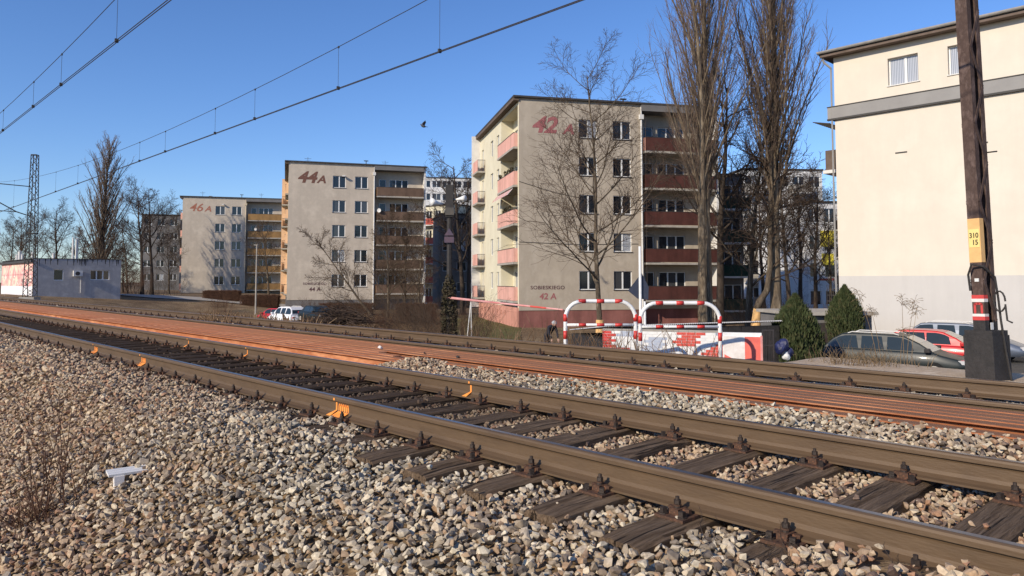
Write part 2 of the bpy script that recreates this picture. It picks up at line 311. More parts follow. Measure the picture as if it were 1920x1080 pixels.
MT['carglass'] = glass('car_glass', (.02,.028,.026)); MT['carglasslt'] = glass('windscreen_beige_reflection', (.36,.32,.23), (.42,.38,.29))  # pale windscreen: beige reflection painted into the glass colour
MT['lamp'] = glass('headlamp_glass', (.5,.5,.5))

# ------------------------------------------------------------------ mesh helpers
class MB:
    def __init__(s): s.v = []; s.f = []; s.m = []
    def add(s, vs, fs, mi=0):
        o = len(s.v); s.v += [tuple(v) for v in vs]; s.f += [tuple(i + o for i in f) for f in fs]; s.m += [mi]*len(fs)
    def quad(s, a, b, c, d, mi=0): s.add([a, b, c, d], [(0, 1, 2, 3)], mi)
    def box(s, x0, x1, y0, y1, z0, z1, mi=0, mat=None):
        vs = [Vector(p) for p in ((x0,y0,z0),(x1,y0,z0),(x1,y1,z0),(x0,y1,z0),(x0,y0,z1),(x1,y0,z1),(x1,y1,z1),(x0,y1,z1))]
        if mat is not None: vs = [mat @ v for v in vs]
        s.add(vs, [(3,2,1,0),(4,5,6,7),(0,1,5,4),(1,2,6,5),(2,3,7,6),(3,0,4,7)], mi)
    def prism(s, prof, x0, x1, mi=0, axis='x', cap=True, fm=None):
        n = len(prof)
        def pt(x, p):
            return (x, p[0], p[1]) if axis == 'x' else ((p[0], x, p[1]) if axis == 'y' else (p[0], p[1], x))
        vs = [pt(x0, p) for p in prof] + [pt(x1, p) for p in prof]
        o = len(s.v); s.v += vs
        for i in range(n):
            j = (i + 1) % n; s.f.append((o+i, o+j, o+n+j, o+n+i)); s.m.append(fm[i] if fm else mi)
        if cap:
            s.f.append(tuple(o+i for i in range(n))[::-1]); s.m.append(mi); s.f.append(tuple(o+n+i for i in range(n))); s.m.append(mi)
    def tube(s, pts, rad, k=8, mi=0, cap=True):
        pts = [Vector(p) for p in pts]; n = len(pts)
        if not hasattr(rad, '__len__'): rad = [rad]*n
        o = len(s.v); prev = None
        for i, p in enumerate(pts):
            t = (pts[min(i+1, n-1)] - pts[max(i-1, 0)]).normalized()
            if prev is None:
                ref = Vector((0,0,1)) if abs(t.z) < .9 else Vector((1,0,0)); a = t.cross(ref).normalized()
            else:
                a = (prev - t*prev.dot(t)).normalized()
            prev = a; b = t.cross(a)
            for j in range(k):
                q = 2*math.pi*j/k; s.v.append(tuple(p + (a*math.cos(q) + b*math.sin(q))*rad[i]))
        for i in range(n-1):
            for j in range(k):
                j2 = (j+1) % k; s.f.append((o+i*k+j, o+i*k+j2, o+(i+1)*k+j2, o+(i+1)*k+j)); s.m.append(mi)
        if cap:
            s.f.append(tuple(o+j for j in range(k))[::-1]); s.f.append(tuple(o+(n-1)*k+j for j in range(k))); s.m += [mi, mi]
    def mesh(s, name, mats, smooth_=False):
        me = bpy.data.meshes.new(name); me.from_pydata(s.v, [], s.f)
        if not isinstance(mats, (list, tuple)): mats = [mats]
        for m in mats: me.materials.append(m)
        if len(mats) > 1: me.polygons.foreach_set('material_index', s.m)
        if smooth_: me.polygons.foreach_set('use_smooth', [True]*len(s.f))
        me.update(); return me
    def obj(s, name, mats, parent=None, loc=(0,0,0), rot=(0,0,0), smooth_=False):
        return link(name, s.mesh(name, mats, smooth_), parent, loc, rot)
def link(name, data, parent=None, loc=(0,0,0), rot=(0,0,0), scale=None):
    o = bpy.data.objects.new(name, data); COL.objects.link(o)
    if parent: o.parent = parent
    o.location = loc; o.rotation_euler = rot
    if scale: o.scale = scale
    return o
def tag(o, label, cat, group=None, kind=None):
    if label: o['label'] = label
    if cat: o['category'] = cat
    if group: o['group'] = group
    if kind: o['kind'] = kind
    return o
def empty(name, loc, rotz=0, label=None, cat=None, group=None):
    o = link(name, None, None, loc, (0, 0, rotz)); o.empty_display_size = .2
    return tag(o, label, cat, group)
def kids(o): return [c for c in COL.objects if c.parent is o]
def copy_tree(o, loc=None, rotz=None, scale=None, label=None, parent=None):
    ch = list(o.children)
    c = o.copy(); COL.objects.link(c); c.parent = parent
    if loc is not None: c.location = loc
    if rotz is not None: c.rotation_euler = (0, 0, rotz)
    if scale is not None: c.scale = scale
    if label: c['label'] = label
    for k in ch: copy_tree(k, parent=c)
    return c
def mesh_np(name, V, Fq, mats, smooth_=False, mi=None):
    me = bpy.data.meshes.new(name); V = np.asarray(V, np.float32); Fq = np.asarray(Fq, np.int32); k = Fq.shape[1]
    me.vertices.add(len(V)); me.vertices.foreach_set('co', V.ravel())
    me.loops.add(Fq.size); me.loops.foreach_set('vertex_index', Fq.ravel())
    me.polygons.add(len(Fq)); me.polygons.foreach_set('loop_start', np.arange(len(Fq), dtype=np.int32)*k)
    me.polygons.foreach_set('loop_total', np.full(len(Fq), k, np.int32))
    for m in (mats if isinstance(mats, (list, tuple)) else [mats]): me.materials.append(m)
    if mi is not None: me.polygons.foreach_set('material_index', mi)
    if smooth_: me.polygons.foreach_set('use_smooth', np.ones(len(Fq), bool))
    me.update(calc_edges=True); return me
def tubes_np(branches):
    """branches: (pts n x 3, radii n, sides) -> vertices, quads"""
    groups = {}
    for p, r, k in branches: groups.setdefault((len(p), k), []).append((p, r))
    VV, FF, off = [], [], 0
    for (n, k), L in groups.items():
        Pt = np.array([a for a, _ in L], float); Rd = np.array([b for _, b in L], float); B = len(L)
        T = np.gradient(Pt, axis=1); T /= np.linalg.norm(T, axis=2, keepdims=True) + 1e-9
        m = T.mean(axis=1); ref = np.where(np.abs(m[:, 2:3]) < .8, np.array([[0, 0, 1.]]), np.array([[1., 0, 0]]))[:, None, :]
        A = np.cross(T, ref); A /= np.linalg.norm(A, axis=2, keepdims=True) + 1e-9; Bv = np.cross(T, A)
        q = np.arange(k) * 2*np.pi/k
        V = Pt[:, :, None, :] + Rd[:, :, None, None] * (A[:, :, None, :]*np.cos(q)[None, None, :, None] + Bv[:, :, None, :]*np.sin(q)[None, None, :, None])
        VV.append(V.reshape(-1, 3))
        b = np.arange(B)[:, None, None]*n*k; i = np.arange(n-1)[None, :, None]*k; j = np.arange(k)[None, None, :]; j2 = (j + 1) % k
        f = np.stack([b+i+j, b+i+j2, b+i+k+j2, b+i+k+j], -1).reshape(-1, 4) + off
        FF.append(f); off += B*n*k
    return np.concatenate(VV), np.concatenate(FF)

# ------------------------------------------------------------------ ground
def terrain():
    ds = np.concatenate([[-400, -120, -40, -12, -4, -1], np.arange(0, 17, .25), np.arange(17, 40, 1.5), [42, 50, 60, 75, 95, 120, 150, 200, 300, 500, 900]])
    ss = np.concatenate([[-900, -400, -150, -60, -25, -10, -5], np.arange(-3, 14, .5), np.arange(14, 40, 1.), np.arange(40, 90, 3.), [95, 110, 130, 160, 200, 300, 500, 900]])
    S, D = np.meshgrid(ss, ds, indexing='ij'); Z = zb(S, D) - np.where(D < 9.7, .035, 0)
    V = np.stack([TV[0]*S + NV[0]*D, TV[1]*S + NV[1]*D, Z], -1).reshape(-1, 3)
    a, b = S.shape; i, j = np.meshgrid(np.arange(a-1), np.arange(b-1), indexing='ij')
    f = np.stack([i*b+j, i*b+j+1, (i+1)*b+j+1, (i+1)*b+j], -1).reshape(-1, 4)[:, ::-1]
    f = f[:, ::-1] if True else f
    me = mesh_np('ground', V, f, MT['ground'], True); me.flip_normals() if me.polygons[100].normal.z < 0 else None
    o = link('ground', me); o['kind'] = 'structure'
terrain()
def sheet(name, pts_fn, nu, nv, mat, lift=.006):
    V = []
    for i in range(nu):
        for j in range(nv):
            X, Y = pts_fn(i/(nu-1), j/(nv-1)); V.append((X, Y, zxy(X, Y) + lift))
    f = [(i*nv+j, (i+1)*nv+j, (i+1)*nv+j+1, i*nv+j+1) for i in range(nu-1) for j in range(nv-1)]
    me = mesh_np(name, V, f, mat, True)
    if me.polygons[0].normal.z < 0: me.flip_normals()
    o = link(name, me); o['kind'] = 'structure'; return o
def sdrect(s0, s1, d0, d1):
    def f(u, v):
        p = W(s0 + (s1-s0)*u, d0 + (d1-d0)*v); return p.x, p.y
    return f
sheet('sandy_path', sdrect(-3, 5.9, 9.75, 15.0), 30, 40, MT['sand'], .03)
sheet('car_park', sdrect(-12, 20, 16.6, 39.9), 20, 20, MT['asphalt'], .03)
sheet('lawn', lambda u, v: ((-.088 + .10*u)*(34 + 40*v), 34 + 40*v), 20, 20, MT['lawn'], .03)
sheet('pavement', lambda u, v: (-46 + 22*u - 3*v, 80 + 6*v + 6*u), 12, 8, MT['conc'], .08)

# ------------------------------------------------------------------ ballast (instanced crushed stone)
def stone_meshes(n=14):
    out = []
    for i in range(n):
        r = np.random.RandomState(100 + i); bm = bmesh.new()
        sc = np.array([1, r.uniform(.6, .9), r.uniform(.42, .72)])
        for k in range(15):
            v = r.normal(size=3); v /= np.linalg.norm(v); v *= r.uniform(.72, 1.0); bm.verts.new(v*sc*.5)
        res = bmesh.ops.convex_hull(bm, input=bm.verts[:])
        bmesh.ops.delete(bm, geom=[g for g in res['geom_interior'] if isinstance(g, bmesh.types.BMVert)], context='VERTS')
        me = bpy.data.meshes.new('stone'); bm.to_mesh(me); bm.free(); me.materials.append(MT['stone']); out.append(me)
    return out
SP = .545; S0 = 2.72                                 # sleeper spacing and phase of the near track
N1 = (2.75, 5.42); N2 = (6.52, 9.18)                 # sleeper ends (d) of both tracks
SP2 = .6; S02 = 1.1
def in_sleeper(s, d):
    a = np.abs((s - S0 + SP/2) % SP - SP/2) < .125
    b = np.abs((s - S02 + SP2/2) % SP2 - SP2/2) < .12
    e = np.where((s > 4.6) | (s < 1.9), 3.09 - .18*(np.abs(np.sin(s*3.1))), N1[0] - .02)
    return (a & (d > e) & (d < N1[1])) | (b & (d > N2[0]) & (d < N2[1]))
def scatter():
    Pp, Sc = [], []
    def zone(s0, s1, d0, d1, sp, size, jitter=.95, lift=0.0, keep=1.0):
        a = np.arange(s0, s1, sp); b = np.arange(d0, d1, sp); S, D = np.meshgrid(a, b); S = S.ravel() + rng.uniform(-.5, .5, S.size)*sp*jitter; D = D.ravel() + rng.uniform(-.5, .5, D.size)*sp*jitter
        if keep < 1: k = rng.rand(S.size) < keep; S, D = S[k], D[k]
        ok = ~in_sleeper(S, D) | (rng.rand(S.size) < .012)
        ok &= ~((np.abs(D - 7.1) < .085) & (S > 12))
        ok &= ~((D > 6.17) & (D < 6.99)); ok &= ~((D > 5.45) & (D < 6.2) & (S > 7.95))
        X = TV[0]*S + NV[0]*D; Y = TV[1]*S + NV[1]*D
        ok &= (Y > 1.0) & (np.abs(X) < .72*Y + 2.2)
        S, D, X, Y = S[ok], D[ok], X[ok], Y[ok]
        sz = size * np.clip(rng.lognormal(0, .26, S.size), .55, 1.75)
        z = zb(S, D) + rng.uniform(-.012, .022, S.size) + lift
        z = np.where(in_sleeper(S, D), -.165 - .01, z)
        for dr in (3.33, 4.84, 7.1, 8.6):
            u_ = np.abs(D - dr) < .10; z = np.where(u_, np.minimum(z, -.218), z); sz = np.where(u_, np.minimum(sz, .055), sz)
        m = (D > 3.3) & (D < 5.3); sz = np.where(m, np.minimum(sz, .062), sz)
        Pp.append(np.stack([X, Y, z], 1)); Sc.append(sz)
    zone(-2.5, 11, .2, 9.9, .040, .057)
    zone(-2.5, 7, .2, 2.9, .078, .062, lift=.026, keep=.6)
    zone(-2, 7, 4.95, 6.15, .08, .062, lift=.022, keep=.6)
    zone(-2.5, 8, .2, 3.1, .06, .028, lift=.012, keep=.45)
    zone(-2.5, 9, 3.42, 4.76, .07, .05, lift=.012, keep=.5)
    zone(11, 22, .0, 9.9, .062, .075)
    zone(22, 44, .0, 9.9, .10, .11)
    zone(44, 62, 5.0, 9.9, .15, .15)
    # mound of ballast heaped over the ends of the shorter spare rails
    n_ = 1500; S = rng.normal(7.95, .55, n_); D = rng.uniform(5.35, 6.17, n_); hgt = -.20 + .185*np.exp(-((S - 7.95)/.62)**2)*(1 - .35*np.abs(D - 5.8)/.4)
    Pp.append(np.stack([TV[0]*S + NV[0]*D, TV[1]*S + NV[1]*D, hgt - rng.uniform(0, .05, n_)], 1)); Sc.append(.06*np.clip(rng.lognormal(0, .25, n_), .6, 1.6))
    Pp = np.concatenate(Pp); Sc = np.concatenate(Sc); n = len(Pp)
    stones = stone_meshes()
    idx = rng.randint(0, len(stones), n)
    for i, me in enumerate(stones):
        pass
    me = bpy.data.meshes.new('ballast'); me.vertices.add(n); me.vertices.foreach_set('co', Pp.astype(np.float32).ravel())
    a = me.attributes.new('size', 'FLOAT', 'POINT'); a.data.foreach_set('value', Sc.astype(np.float32))
    a = me.attributes.new('pick', 'INT', 'POINT'); a.data.foreach_set('value', idx.astype(np.int32))
    a = me.attributes.new('spin', 'FLOAT_VECTOR', 'POINT')
    rot = np.stack([rng.uniform(-.8, .8, n), rng.uniform(-.8, .8, n), rng.uniform(0, 6.283, n)], 1); a.data.foreach_set('vector', rot.astype(np.float32).ravel())
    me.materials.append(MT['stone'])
    col = bpy.data.collections.new('stone_shapes')
    for i, sm in enumerate(stones):
        so = bpy.data.objects.new('stone_shape_%02d' % i, sm); col.objects.link(so)
    o = link('ballast', me); tag(o, 'coarse crushed grey and tan stone lying around the railway sleepers', 'ballast', kind='stuff')
    ng = bpy.data.node_groups.new('scatter_stones', 'GeometryNodeTree')
    ng.interface.new_socket('Geometry', in_out='INPUT', socket_type='NodeSocketGeometry'); ng.interface.new_socket('Geometry', in_out='OUTPUT', socket_type='NodeSocketGeometry')
    N, L = ng.nodes, ng.links
    gi = N.new('NodeGroupInput'); go = N.new('NodeGroupOutput'); ip = N.new('GeometryNodeInstanceOnPoints'); ci = N.new('GeometryNodeCollectionInfo')
    ci.inputs['Collection'].default_value = col; ci.inputs['Separate Children'].default_value = True; ci.inputs['Reset Children'].default_value = True
    def at(nm, t):
        q = N.new('GeometryNodeInputNamedAttribute'); q.data_type = t; q.inputs[0].default_value = nm; return q.outputs[0]
    L.new(gi.outputs[0], ip.inputs['Points']); L.new(ci.outputs[0], ip.inputs['Instance']); ip.inputs['Pick Instance'].default_value = True
    L.new(at('pick', 'INT'), ip.inputs['Instance Index']); L.new(at('spin', 'FLOAT_VECTOR'), ip.inputs['Rotation']); L.new(at('size', 'FLOAT'), ip.inputs['Scale'])
    L.new(ip.outputs[0], go.inputs[0])
    md = o.modifiers.new('scatter', 'NODES'); md.node_group = ng
    print('stones', n)
scatter()

# ------------------------------------------------------------------ tracks
RAILP = [(-.075,0),(.075,0),(.075,.0115),(.045,.018),(.014,.034),(.0085,.055),(.0085,.115),(.0125,.128),(.0355,.136),(.036,.156),(.032,.167),(.022,.172),(-.012,.172),(-.022,.172),(-.032,.167),(-.036,.156),(-.0355,.136),(-.0125,.128),(-.0085,.115),(-.0085,.055),(-.014,.034),(-.045,.018),(-.075,.0115)]
RFM = [1 if 9 < i < 12 else 0 for i in range(len(RAILP))]
def rail_mesh(s0, s1, d, z0, seg=4):
    mb = MB()
    mb.prism([(p[0], p[1]) for p in RAILP], -s1, -s0, fm=RFM)
    return mb
def sleeper_mesh(seed, w=.24, L=2.67, h=.15):
    r = np.random.RandomState(seed); nx, ny = 13, 30; V = []; F_ = []
    g = r.uniform(-1, 1, (nx,)); gro = {int(i): r.uniform(.005, .012) for i in r.choice(np.arange(2, nx-2), 4, replace=False)}
    ph = r.uniform(0, 6, 4)
    for j in range(ny+1):
        v = j/ny; y = L*v
        for i in range(nx):
            u = i/(nx-1)*2 - 1; x = u*w/2 + .006*math.sin(v*7 + ph[0]) ; e = abs(u)**8*.018
            z = -e + .003*math.sin(9*v + 5*u + ph[1]) + .002*r.uniform(-1, 1)
            if i in gro: z -= gro[i] * (.55 + .45*math.sin(v*11 + ph[2] + i))
            end = max(0, 1 - v*ny/1.6)*.012
            V.append((x, y, z - end))
    for j in range(ny):
        for i in range(nx-1):
            a = j*nx+i; F_.append((a, a+1, a+nx+1, a+nx))
    o = len(V)
    for j in range(ny+1):
        for sx in (-1, 1):
            V.append((sx*(w/2 + .002*r.uniform(-1, 1)), L*j/ny, -h))
    for j in range(ny):
        a, b = j*nx, (j+1)*nx; F_.append((a, b, o+2*j+2, o+2*j)); F_.append((a+nx-1, o+2*j+1, o+2*j+3, b+nx-1))
    for i in range(nx-1):                                    # near end face, split grain
        pass
    n0 = len(V); V += [(V[i][0], V[i][1] - .004*((i*7) % 3), -h) for i in range(nx)]
    for i in range(nx-1): F_.append((i+1, i, n0+i, n0+i+1))
    e0 = ny*nx; n1 = len(V); V += [(V[e0+i][0], V[e0+i][1], -h) for i in range(nx)]
    for i in range(nx-1): F_.append((e0+i, e0+i+1, n1+i+1, n1+i))
    me = bpy.data.meshes.new('sleeper'); me.from_pydata(V, [], F_); me.materials.append(MT['wood']); me.update(); return me
def plate_mesh():
    mb = MB(); mb.box(-.085, .085, -.19, .19, 0, .014); 
    for y in (-.092, .092): mb.box(-.062, .062, y-.012, y+.012, .014, .042)
    me = mb.mesh('tie_plate', MT['plate']); return me
def clip_mesh():
    mb = MB()     # clamp on the rail foot at +y, bolt, spring washer and nut
    mb.box(-.032, .032, -.030, .040, .036, .052, 0); mb.box(-.032, .032, -.036, -.016, .012, .05, 0); mb.box(-.028, .028, .022, .042, .024, .05, 0)
    mb.tube([(0,0,.05),(0,0,.062)], .021, 10, 1); mb.tube([(0,0,.063),(0,0,.072)], .0225, 10, 0)
    mb.tube([(0,0,.074),(0,0,.098)], .0205, 6, 1); mb.tube([(0,0,.098),(0,0,.118)], .0115, 8, 1)
    return mb.mesh('rail_clamp', [MT['plate'], MT['bolt']])
def screw_mesh():
    mb = MB(); mb.tube([(0,0,.012),(0,0,.02)], .024, 10); mb.box(-.013, .013, -.013, .013, .02, .046)
    return mb.mesh('coach_screw', MT['bolt'])
SLM = [sleeper_mesh(i) for i in range(7)]; PM, CM, SM_ = plate_mesh(), clip_mesh(), screw_mesh()
def make_track(name, label, dr, s0, s1, sl_s, dn, zr, back_clips):
    root = empty(name, W(0, 0, 0), TROT, label, 'railway track')
    for d in dr:
        o = rail_mesh(s0, s1, d, 0).obj('rail', [MT['rail'], MT['railtop']], root, (0, d, zr - .172))
        o.name = 'rail'
    zs = zr - .172 - .014
    for k, s in enumerate(sl_s):
        r = random.uniform
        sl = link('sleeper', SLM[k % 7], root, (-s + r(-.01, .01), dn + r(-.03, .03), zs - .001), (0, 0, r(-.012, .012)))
        for di, d in enumerate(dr):
            ly = d - dn
            link('tie_plate', PM, sl, (0, ly, 0), (0, 0, r(-.02, .02)))
            sides = (-1, 1) if (back_clips and s < 9) else (-1,)
            for sg in sides:
                link('rail_clamp', CM, sl, (r(-.008, .008), ly + sg*.105, .0), (r(-.03, .03), 0, (0 if sg < 0 else math.pi) + r(-.12, .12)), scale=(.88, .92, .86 + r(-.03, .05)))
                if s < 16: link('coach_screw', SM_, sl, (-.055, ly + sg*.155, .0), (0, 0, r(0, 3)))
                if s < 9: link('coach_screw', SM_, sl, (.055, ly + sg*.155, .0), (0, 0, r(0, 3)))
    return root
sl1 = [S0 + SP*k for k in range(-6, 45)]
track1 = make_track('railway_track', 'nearest railway track with dark wooden sleepers in the foreground ballast', (3.33, 4.84), -4, 45, sl1, N1[0], 0, True)
sl2 = [S02 + SP2*k for k in range(-4, 100)]
track2 = make_track('railway_track', 'second railway track beyond the row of rusty spare rails', (7.1, 8.6), -4, 75, sl2, N2[0], 0, False)
# orange inspection marks sprayed on the web of the rails
def ribbon(mb, pts, wd, y):
    for (a, b) in zip(pts[:-1], pts[1:]):
        dx, dz = b[0]-a[0], b[1]-a[1]; L = math.hypot(dx, dz) or 1; nx, nz = -dz/L*wd/2, dx/L*wd/2
        mb.quad((a[0]+nx, y, a[1]+nz), (a[0]-nx, y, a[1]-nz), (b[0]-nx, y, b[1]-nz), (b[0]+nx, y, b[1]+nz))
        for sx in (a, b):
            vs = [(sx[0] + wd/2*math.cos(q*math.pi/3), y - .0002, sx[1] + wd/2*math.sin(q*math.pi/3)) for q in range(6)]; mb.add(vs, [tuple(range(6))])
def mark(px, d, big):
    p = onD(px, 700, d - .01); s, _ = sd(p.x, p.y); mb = MB()
    ribbon(mb, [(0, .055), (0, .12)], .022, d - .0098); mb.box(-.011, .011, d - .037, d - .0362, .14, .16)
    mb.add([(-.012, d-.012, .055), (.012, d-.012, .055), (.0, d-.073, .0135), (-.07, d-.073, .0135)], [(0, 3, 2, 1)])
    if big:
        for k in range(big):
            x = .05 + .033*k; ribbon(mb, [(x-.012, .058), (x-.010, .1), (x, .112), (x+.010, .1), (x+.012, .058)], .012, d - .0098)
            mb.add([(x-.016, d-.012, .05), (x+.016, d-.012, .05), (x+.0, d-.07, .0145), (x-.04, d-.07, .0145)], [(0, 3, 2, 1)])
    o = mb.obj('paint_mark', MT['orange'], track1, (-s, 0, -.172)); return o
for px, big in ((632, 5), (265, 4), (176, 4)): mark(px, 3.33, big)
for px, big in ((883, 0), (463, 0), (352, 0)): mark(px, 4.84, big)

# rusty spare rails, foot up, side by side between the tracks
k = 0
ords = ['nearest', 'second', 'third', 'fourth', 'fifth', 'sixth', 'seventh', 'eighth', 'ninth']
specs = [(6.91, -6, 52, 0), (6.755, -6, 52, 0), (6.60, -6, 52, 0), (6.445, -6, 52, 0), (6.29, -6, 52, -.002), (6.09, -6, 8.9, -.035), (6.10, 9.2, 50, .0), (5.945, 8.6, 50, 0), (5.79, 8.1, 50, -.004), (5.63, 8.0, 50, -.01)]
names = ['rusty spare rail lying foot up, the one touching the second track', 'rusty spare rail foot up, second in the row from the far track', 'rusty spare rail foot up, third in the row from the far track', 'rusty spare rail foot up, fourth in the row from the far track',
 'rusty spare rail foot up, fifth in the row, dark groove before it', 'lower rusty rail half sunk in ballast at the front of the row, at the right', 'bright orange spare rail starting behind the ballast mound, hindmost of four', 'bright orange spare rail starting at the ballast mound, second of the four shorter ones',
 'bright orange spare rail starting at the ballast mound, third of the four shorter ones', 'bright orange spare rail at the very front of the row, left of the ballast mound']
UPS = [(-p[0], .172 - p[1]) for p in RAILP]
for (d, s0, s1, dz), lb in zip(specs, names):
    mb = MB(); mb.prism(UPS, -s1, -s0, fm=[1 if i == 0 else 0 for i in range(len(UPS))])
    o = mb.obj('spare_rail', [MT['rust'], MT['rustbrown'] if 'orange' not in lb else MT['rust']], None, W(0, d, -.217 + dz + random.uniform(-.002, .002)), (random.uniform(-.03, .03), 0, TROT)); o.scale = (1, .94, 1)
    tag(o, lb, 'rail', 'rusty spare rails between the tracks')
# loose stones lying on the spare rails
for px, py, sz, c, lb in ((708, 652, .09, 'white_r', 'pale stone lying on the front rusty rails'), (790, 656, .05, 'black', 'left of two black stones on the rusty rails'), (853, 659, .06, 'black', 'right of two black stones on the rusty rails')):
    bm = bmesh.new(); r = np.random.RandomState(px)
    for q in range(14):
        v = r.normal(size=3); v /= np.linalg.norm(v); bm.verts.new(v*np.array([.5, .4, .32])*sz)
    bmesh.ops.convex_hull(bm, input=bm.verts[:]); me = bpy.data.meshes.new('loose_stone'); bm.to_mesh(me); bm.free(); me.materials.append(MT[c])
    q = onD(px, py, 6.3); s, d = sd(q.x, q.y); tag(link('loose_stone', me, None, W(s, 6.35, -.045 + sz*.28)), lb, 'stone')

# ------------------------------------------------------------------ overhead line
def wire_run(d, hc, zc_m, lb, drops):
    root = empty('overhead_line', W(0, d, 0), TROT, lb, 'overhead line')
    zm = lambda s: zc_m + .0016*(s - 27)**2
    for e in (-.02, .02):
        mb = MB(); mb.tube([(-s, e, hc) for s in (-25, 20, 60, 120)], .0085, 6); mb.obj('contact_wire', MT['wire'], root)
    mb = MB(); mb.tube([(-s, 0, zm(s)) for s in np.linspace(-12, 64, 30)], .0075, 6); mb.obj('messenger_wire', MT['wire'], root)
    for s in drops:
        mb = MB(); mb.tube([(-s, 0, hc), (-s, 0, zm(s))], .004, 5); mb.box(-s-.02, -s+.02, -.03, .03, hc-.02, hc+.05); mb.box(-s-.02, -s+.02, -.012, .012, zm(s)-.03, zm(s)+.015); mb.obj('dropper', MT['wire'], root)
wire_run(8.2, .99 + 4.19, .99 + 4.86, 'thin overhead wires rising to the right above the second track', [6.4, 10.6, 14.2, 18.4, 21, 25.1, 27.7, 32, 36, 40, 45, 50, 56])
wire_run(3.93, .99 + 4.42, .99 + 5.03, 'steep pair of overhead wires in the upper left corner of the sky', [5, 10, 14.8, 19, 21.9, 26, 31, 36])
# lattice mast far left
def lattice(mb, w0, w1, H, n, r, k=5):
    cs = [(-1,-1),(1,-1),(1,1),(-1,1)]
    hw = lambda z: (w0 + (w1-w0)*z/H)/2
    for c in cs: mb.tube([(c[0]*w0/2, c[1]*w0/2, 0), (c[0]*w1/2, c[1]*w1/2, H)], r*1.5, 4)
    for i in range(n):
        z0, z1 = H*i/n, H*(i+1)/n
        for a in range(4):
            A, B = cs[a], cs[(a+1) % 4]
            if i % 2: A, B = B, A
            mb.tube([(A[0]*hw(z0), A[1]*hw(z0), z0), (B[0]*hw(z1), B[1]*hw(z1), z1)], r, 4)
    for z in (H, H*.45):
        for a in range(4):
            A, B = cs[a], cs[(a+1) % 4]; mb.tube([(A[0]*hw(z), A[1]*hw(z), z), (B[0]*hw(z), B[1]*hw(z), z)], r*1.3, 4)
bp_ = P(56, 556, 53.8); rt = empty('catenary_mast', (bp_.x, bp_.y, bp_.z - .15), R(8), 'tall dark lattice mast carrying the overhead line, before the low workshop', 'mast')
mb = MB(); lattice(mb, .66, .36, 10.5, 24, .022); mb.obj('lattice_tower', MT['mast'], rt)
mb = MB(); mb.box(-.5, .5, -.5, .5, -.3, .12); mb.obj('footing', MT['conc'], rt)
mb = MB()
arm = Matrix.Rotation(TROT - R(8), 3, 'Z')
def av(y, z): v = arm @ Vector((0, -y, 0)); return (v.x, v.y, z)
mb.tube([av(.2, 8.15), av(4.2, 8.25)], .035, 6); mb.tube([av(.2, 6.0), av(1.0, 6.25), av(4.4, 8.2)], .04, 6); mb.tube([av(.9, 6.25), av(3.6, 6.3)], .03, 6); mb.tube([av(3.4, 6.3), av(3.3, 5.6)], .02, 5)
mb.obj('cantilever_arm', MT['mast'], rt)

# steel pole at the right
pp = W(2.75, 11.0, 0); pz = P(1840, 703, pp.y).z
WN = R(-118); prot = -WN          # azimuth of the wide web face
pole = empty('catenary_pole', (pp.x, pp.y, pz - .05), math.pi - WN - 0, 'brown laced steel pole on a black block, numbered yellow plate, at the right', 'pole')
pole.rotation_euler = (0, R(-1.3), math.atan2(-math.cos(WN), -math.sin(WN)) - math.pi/2)
# local frame: -y faces the web normal, +x to the viewer's right
BH = .62; PW, PD, PH = .15, .27, 9.5
mb = MB(); bw = .37
mb.prism([(-bw/2, -bw/2+.0), (bw/2, -bw/2), (bw/2, bw/2), (-bw/2, bw/2)], -.4, BH - .06, axis='z')
mb.prism([(-bw/2+.012, -bw/2+.012), (bw/2-.012, -bw/2+.012), (bw/2-.012, bw/2-.012), (-bw/2+.012, bw/2-.012)], BH - .06, BH, axis='z')
mb.obj('concrete_block', MT['black'], pole)
def chan(y, sg, z0, z1, t=.008, g=.0, mi=0, mb=None):
    e = g
    yo = y - sg*e
    mb.box(-PW/2-e, PW/2+e, min(yo, y + sg*t), max(yo, y + sg*t), z0, z1)
    for sx in (-1, 1):
        x0 = sx*(PW/2); mb.box(min(x0+sx*e, x0 - sx*t), max(x0+sx*e, x0 - sx*t), min(y + sg*t, y + sg*.085), max(y + sg*t, y + sg*.085), z0, z1)
mb = MB(); chan(-PD/2, 1, BH, PH, mb=mb); mb.obj('steel_channel', MT['polebrown'], pole)
mb = MB(); chan(PD/2, -1, BH, PH, mb=mb); mb.obj('steel_channel', MT['polebrown'], pole)
nl = 17
for sx in (-1, 1):
    for i in range(nl):
        z0 = BH + .12 + (PH - BH - .2)*i/nl; z1 = BH + .12 + (PH - BH - .2)*(i+1)/nl
        y0, y1 = (-.11, .11) if i % 2 else (.11, -.11); x = sx*(PW/2 + .005)
        a = Vector((x, y0, z0)); b = Vector((x, y1, z1)); dv = (b - a); L = dv.length; an = math.atan2(dv.z, dv.y)
        mt = Matrix.Translation((a + b)/2) @ Matrix.Rotation(an, 4, 'X')
        mb = MB(); mb.box(-.004, .004, -L/2, L/2, -.022, .022, mat=mt); mb.obj('lacing_bar', MT['polebrown'], pole)
def zpole(py): return P(1830, py, pp.y).z - (pz - .05)
def pband(name, m, py0, py1, g):
    mb = MB(); chan(-PD/2, 1, zpole(py1), zpole(py0), g=g, mb=mb); o = mb.obj(name, m, pole)
    if name == 'black_band': mb = MB(); chan(PD/2, -1, zpole(py1), zpole(py0), g=g, mb=mb); mb.obj(name, m, pole)
    return o
pband('yellow_band', MT['yellow'], 410, 492, .002); pband('red_band', MT['polered'], 553, 560, .002); pband('white_band', MT['polewhite'], 560, 566, .003)
pband('white_band', MT['polewhite'], 588, 593, .002); pband('red_band', MT['polered'], 593, 600, .003); pband('black_band', MT['black'], 600, 640, .0015)
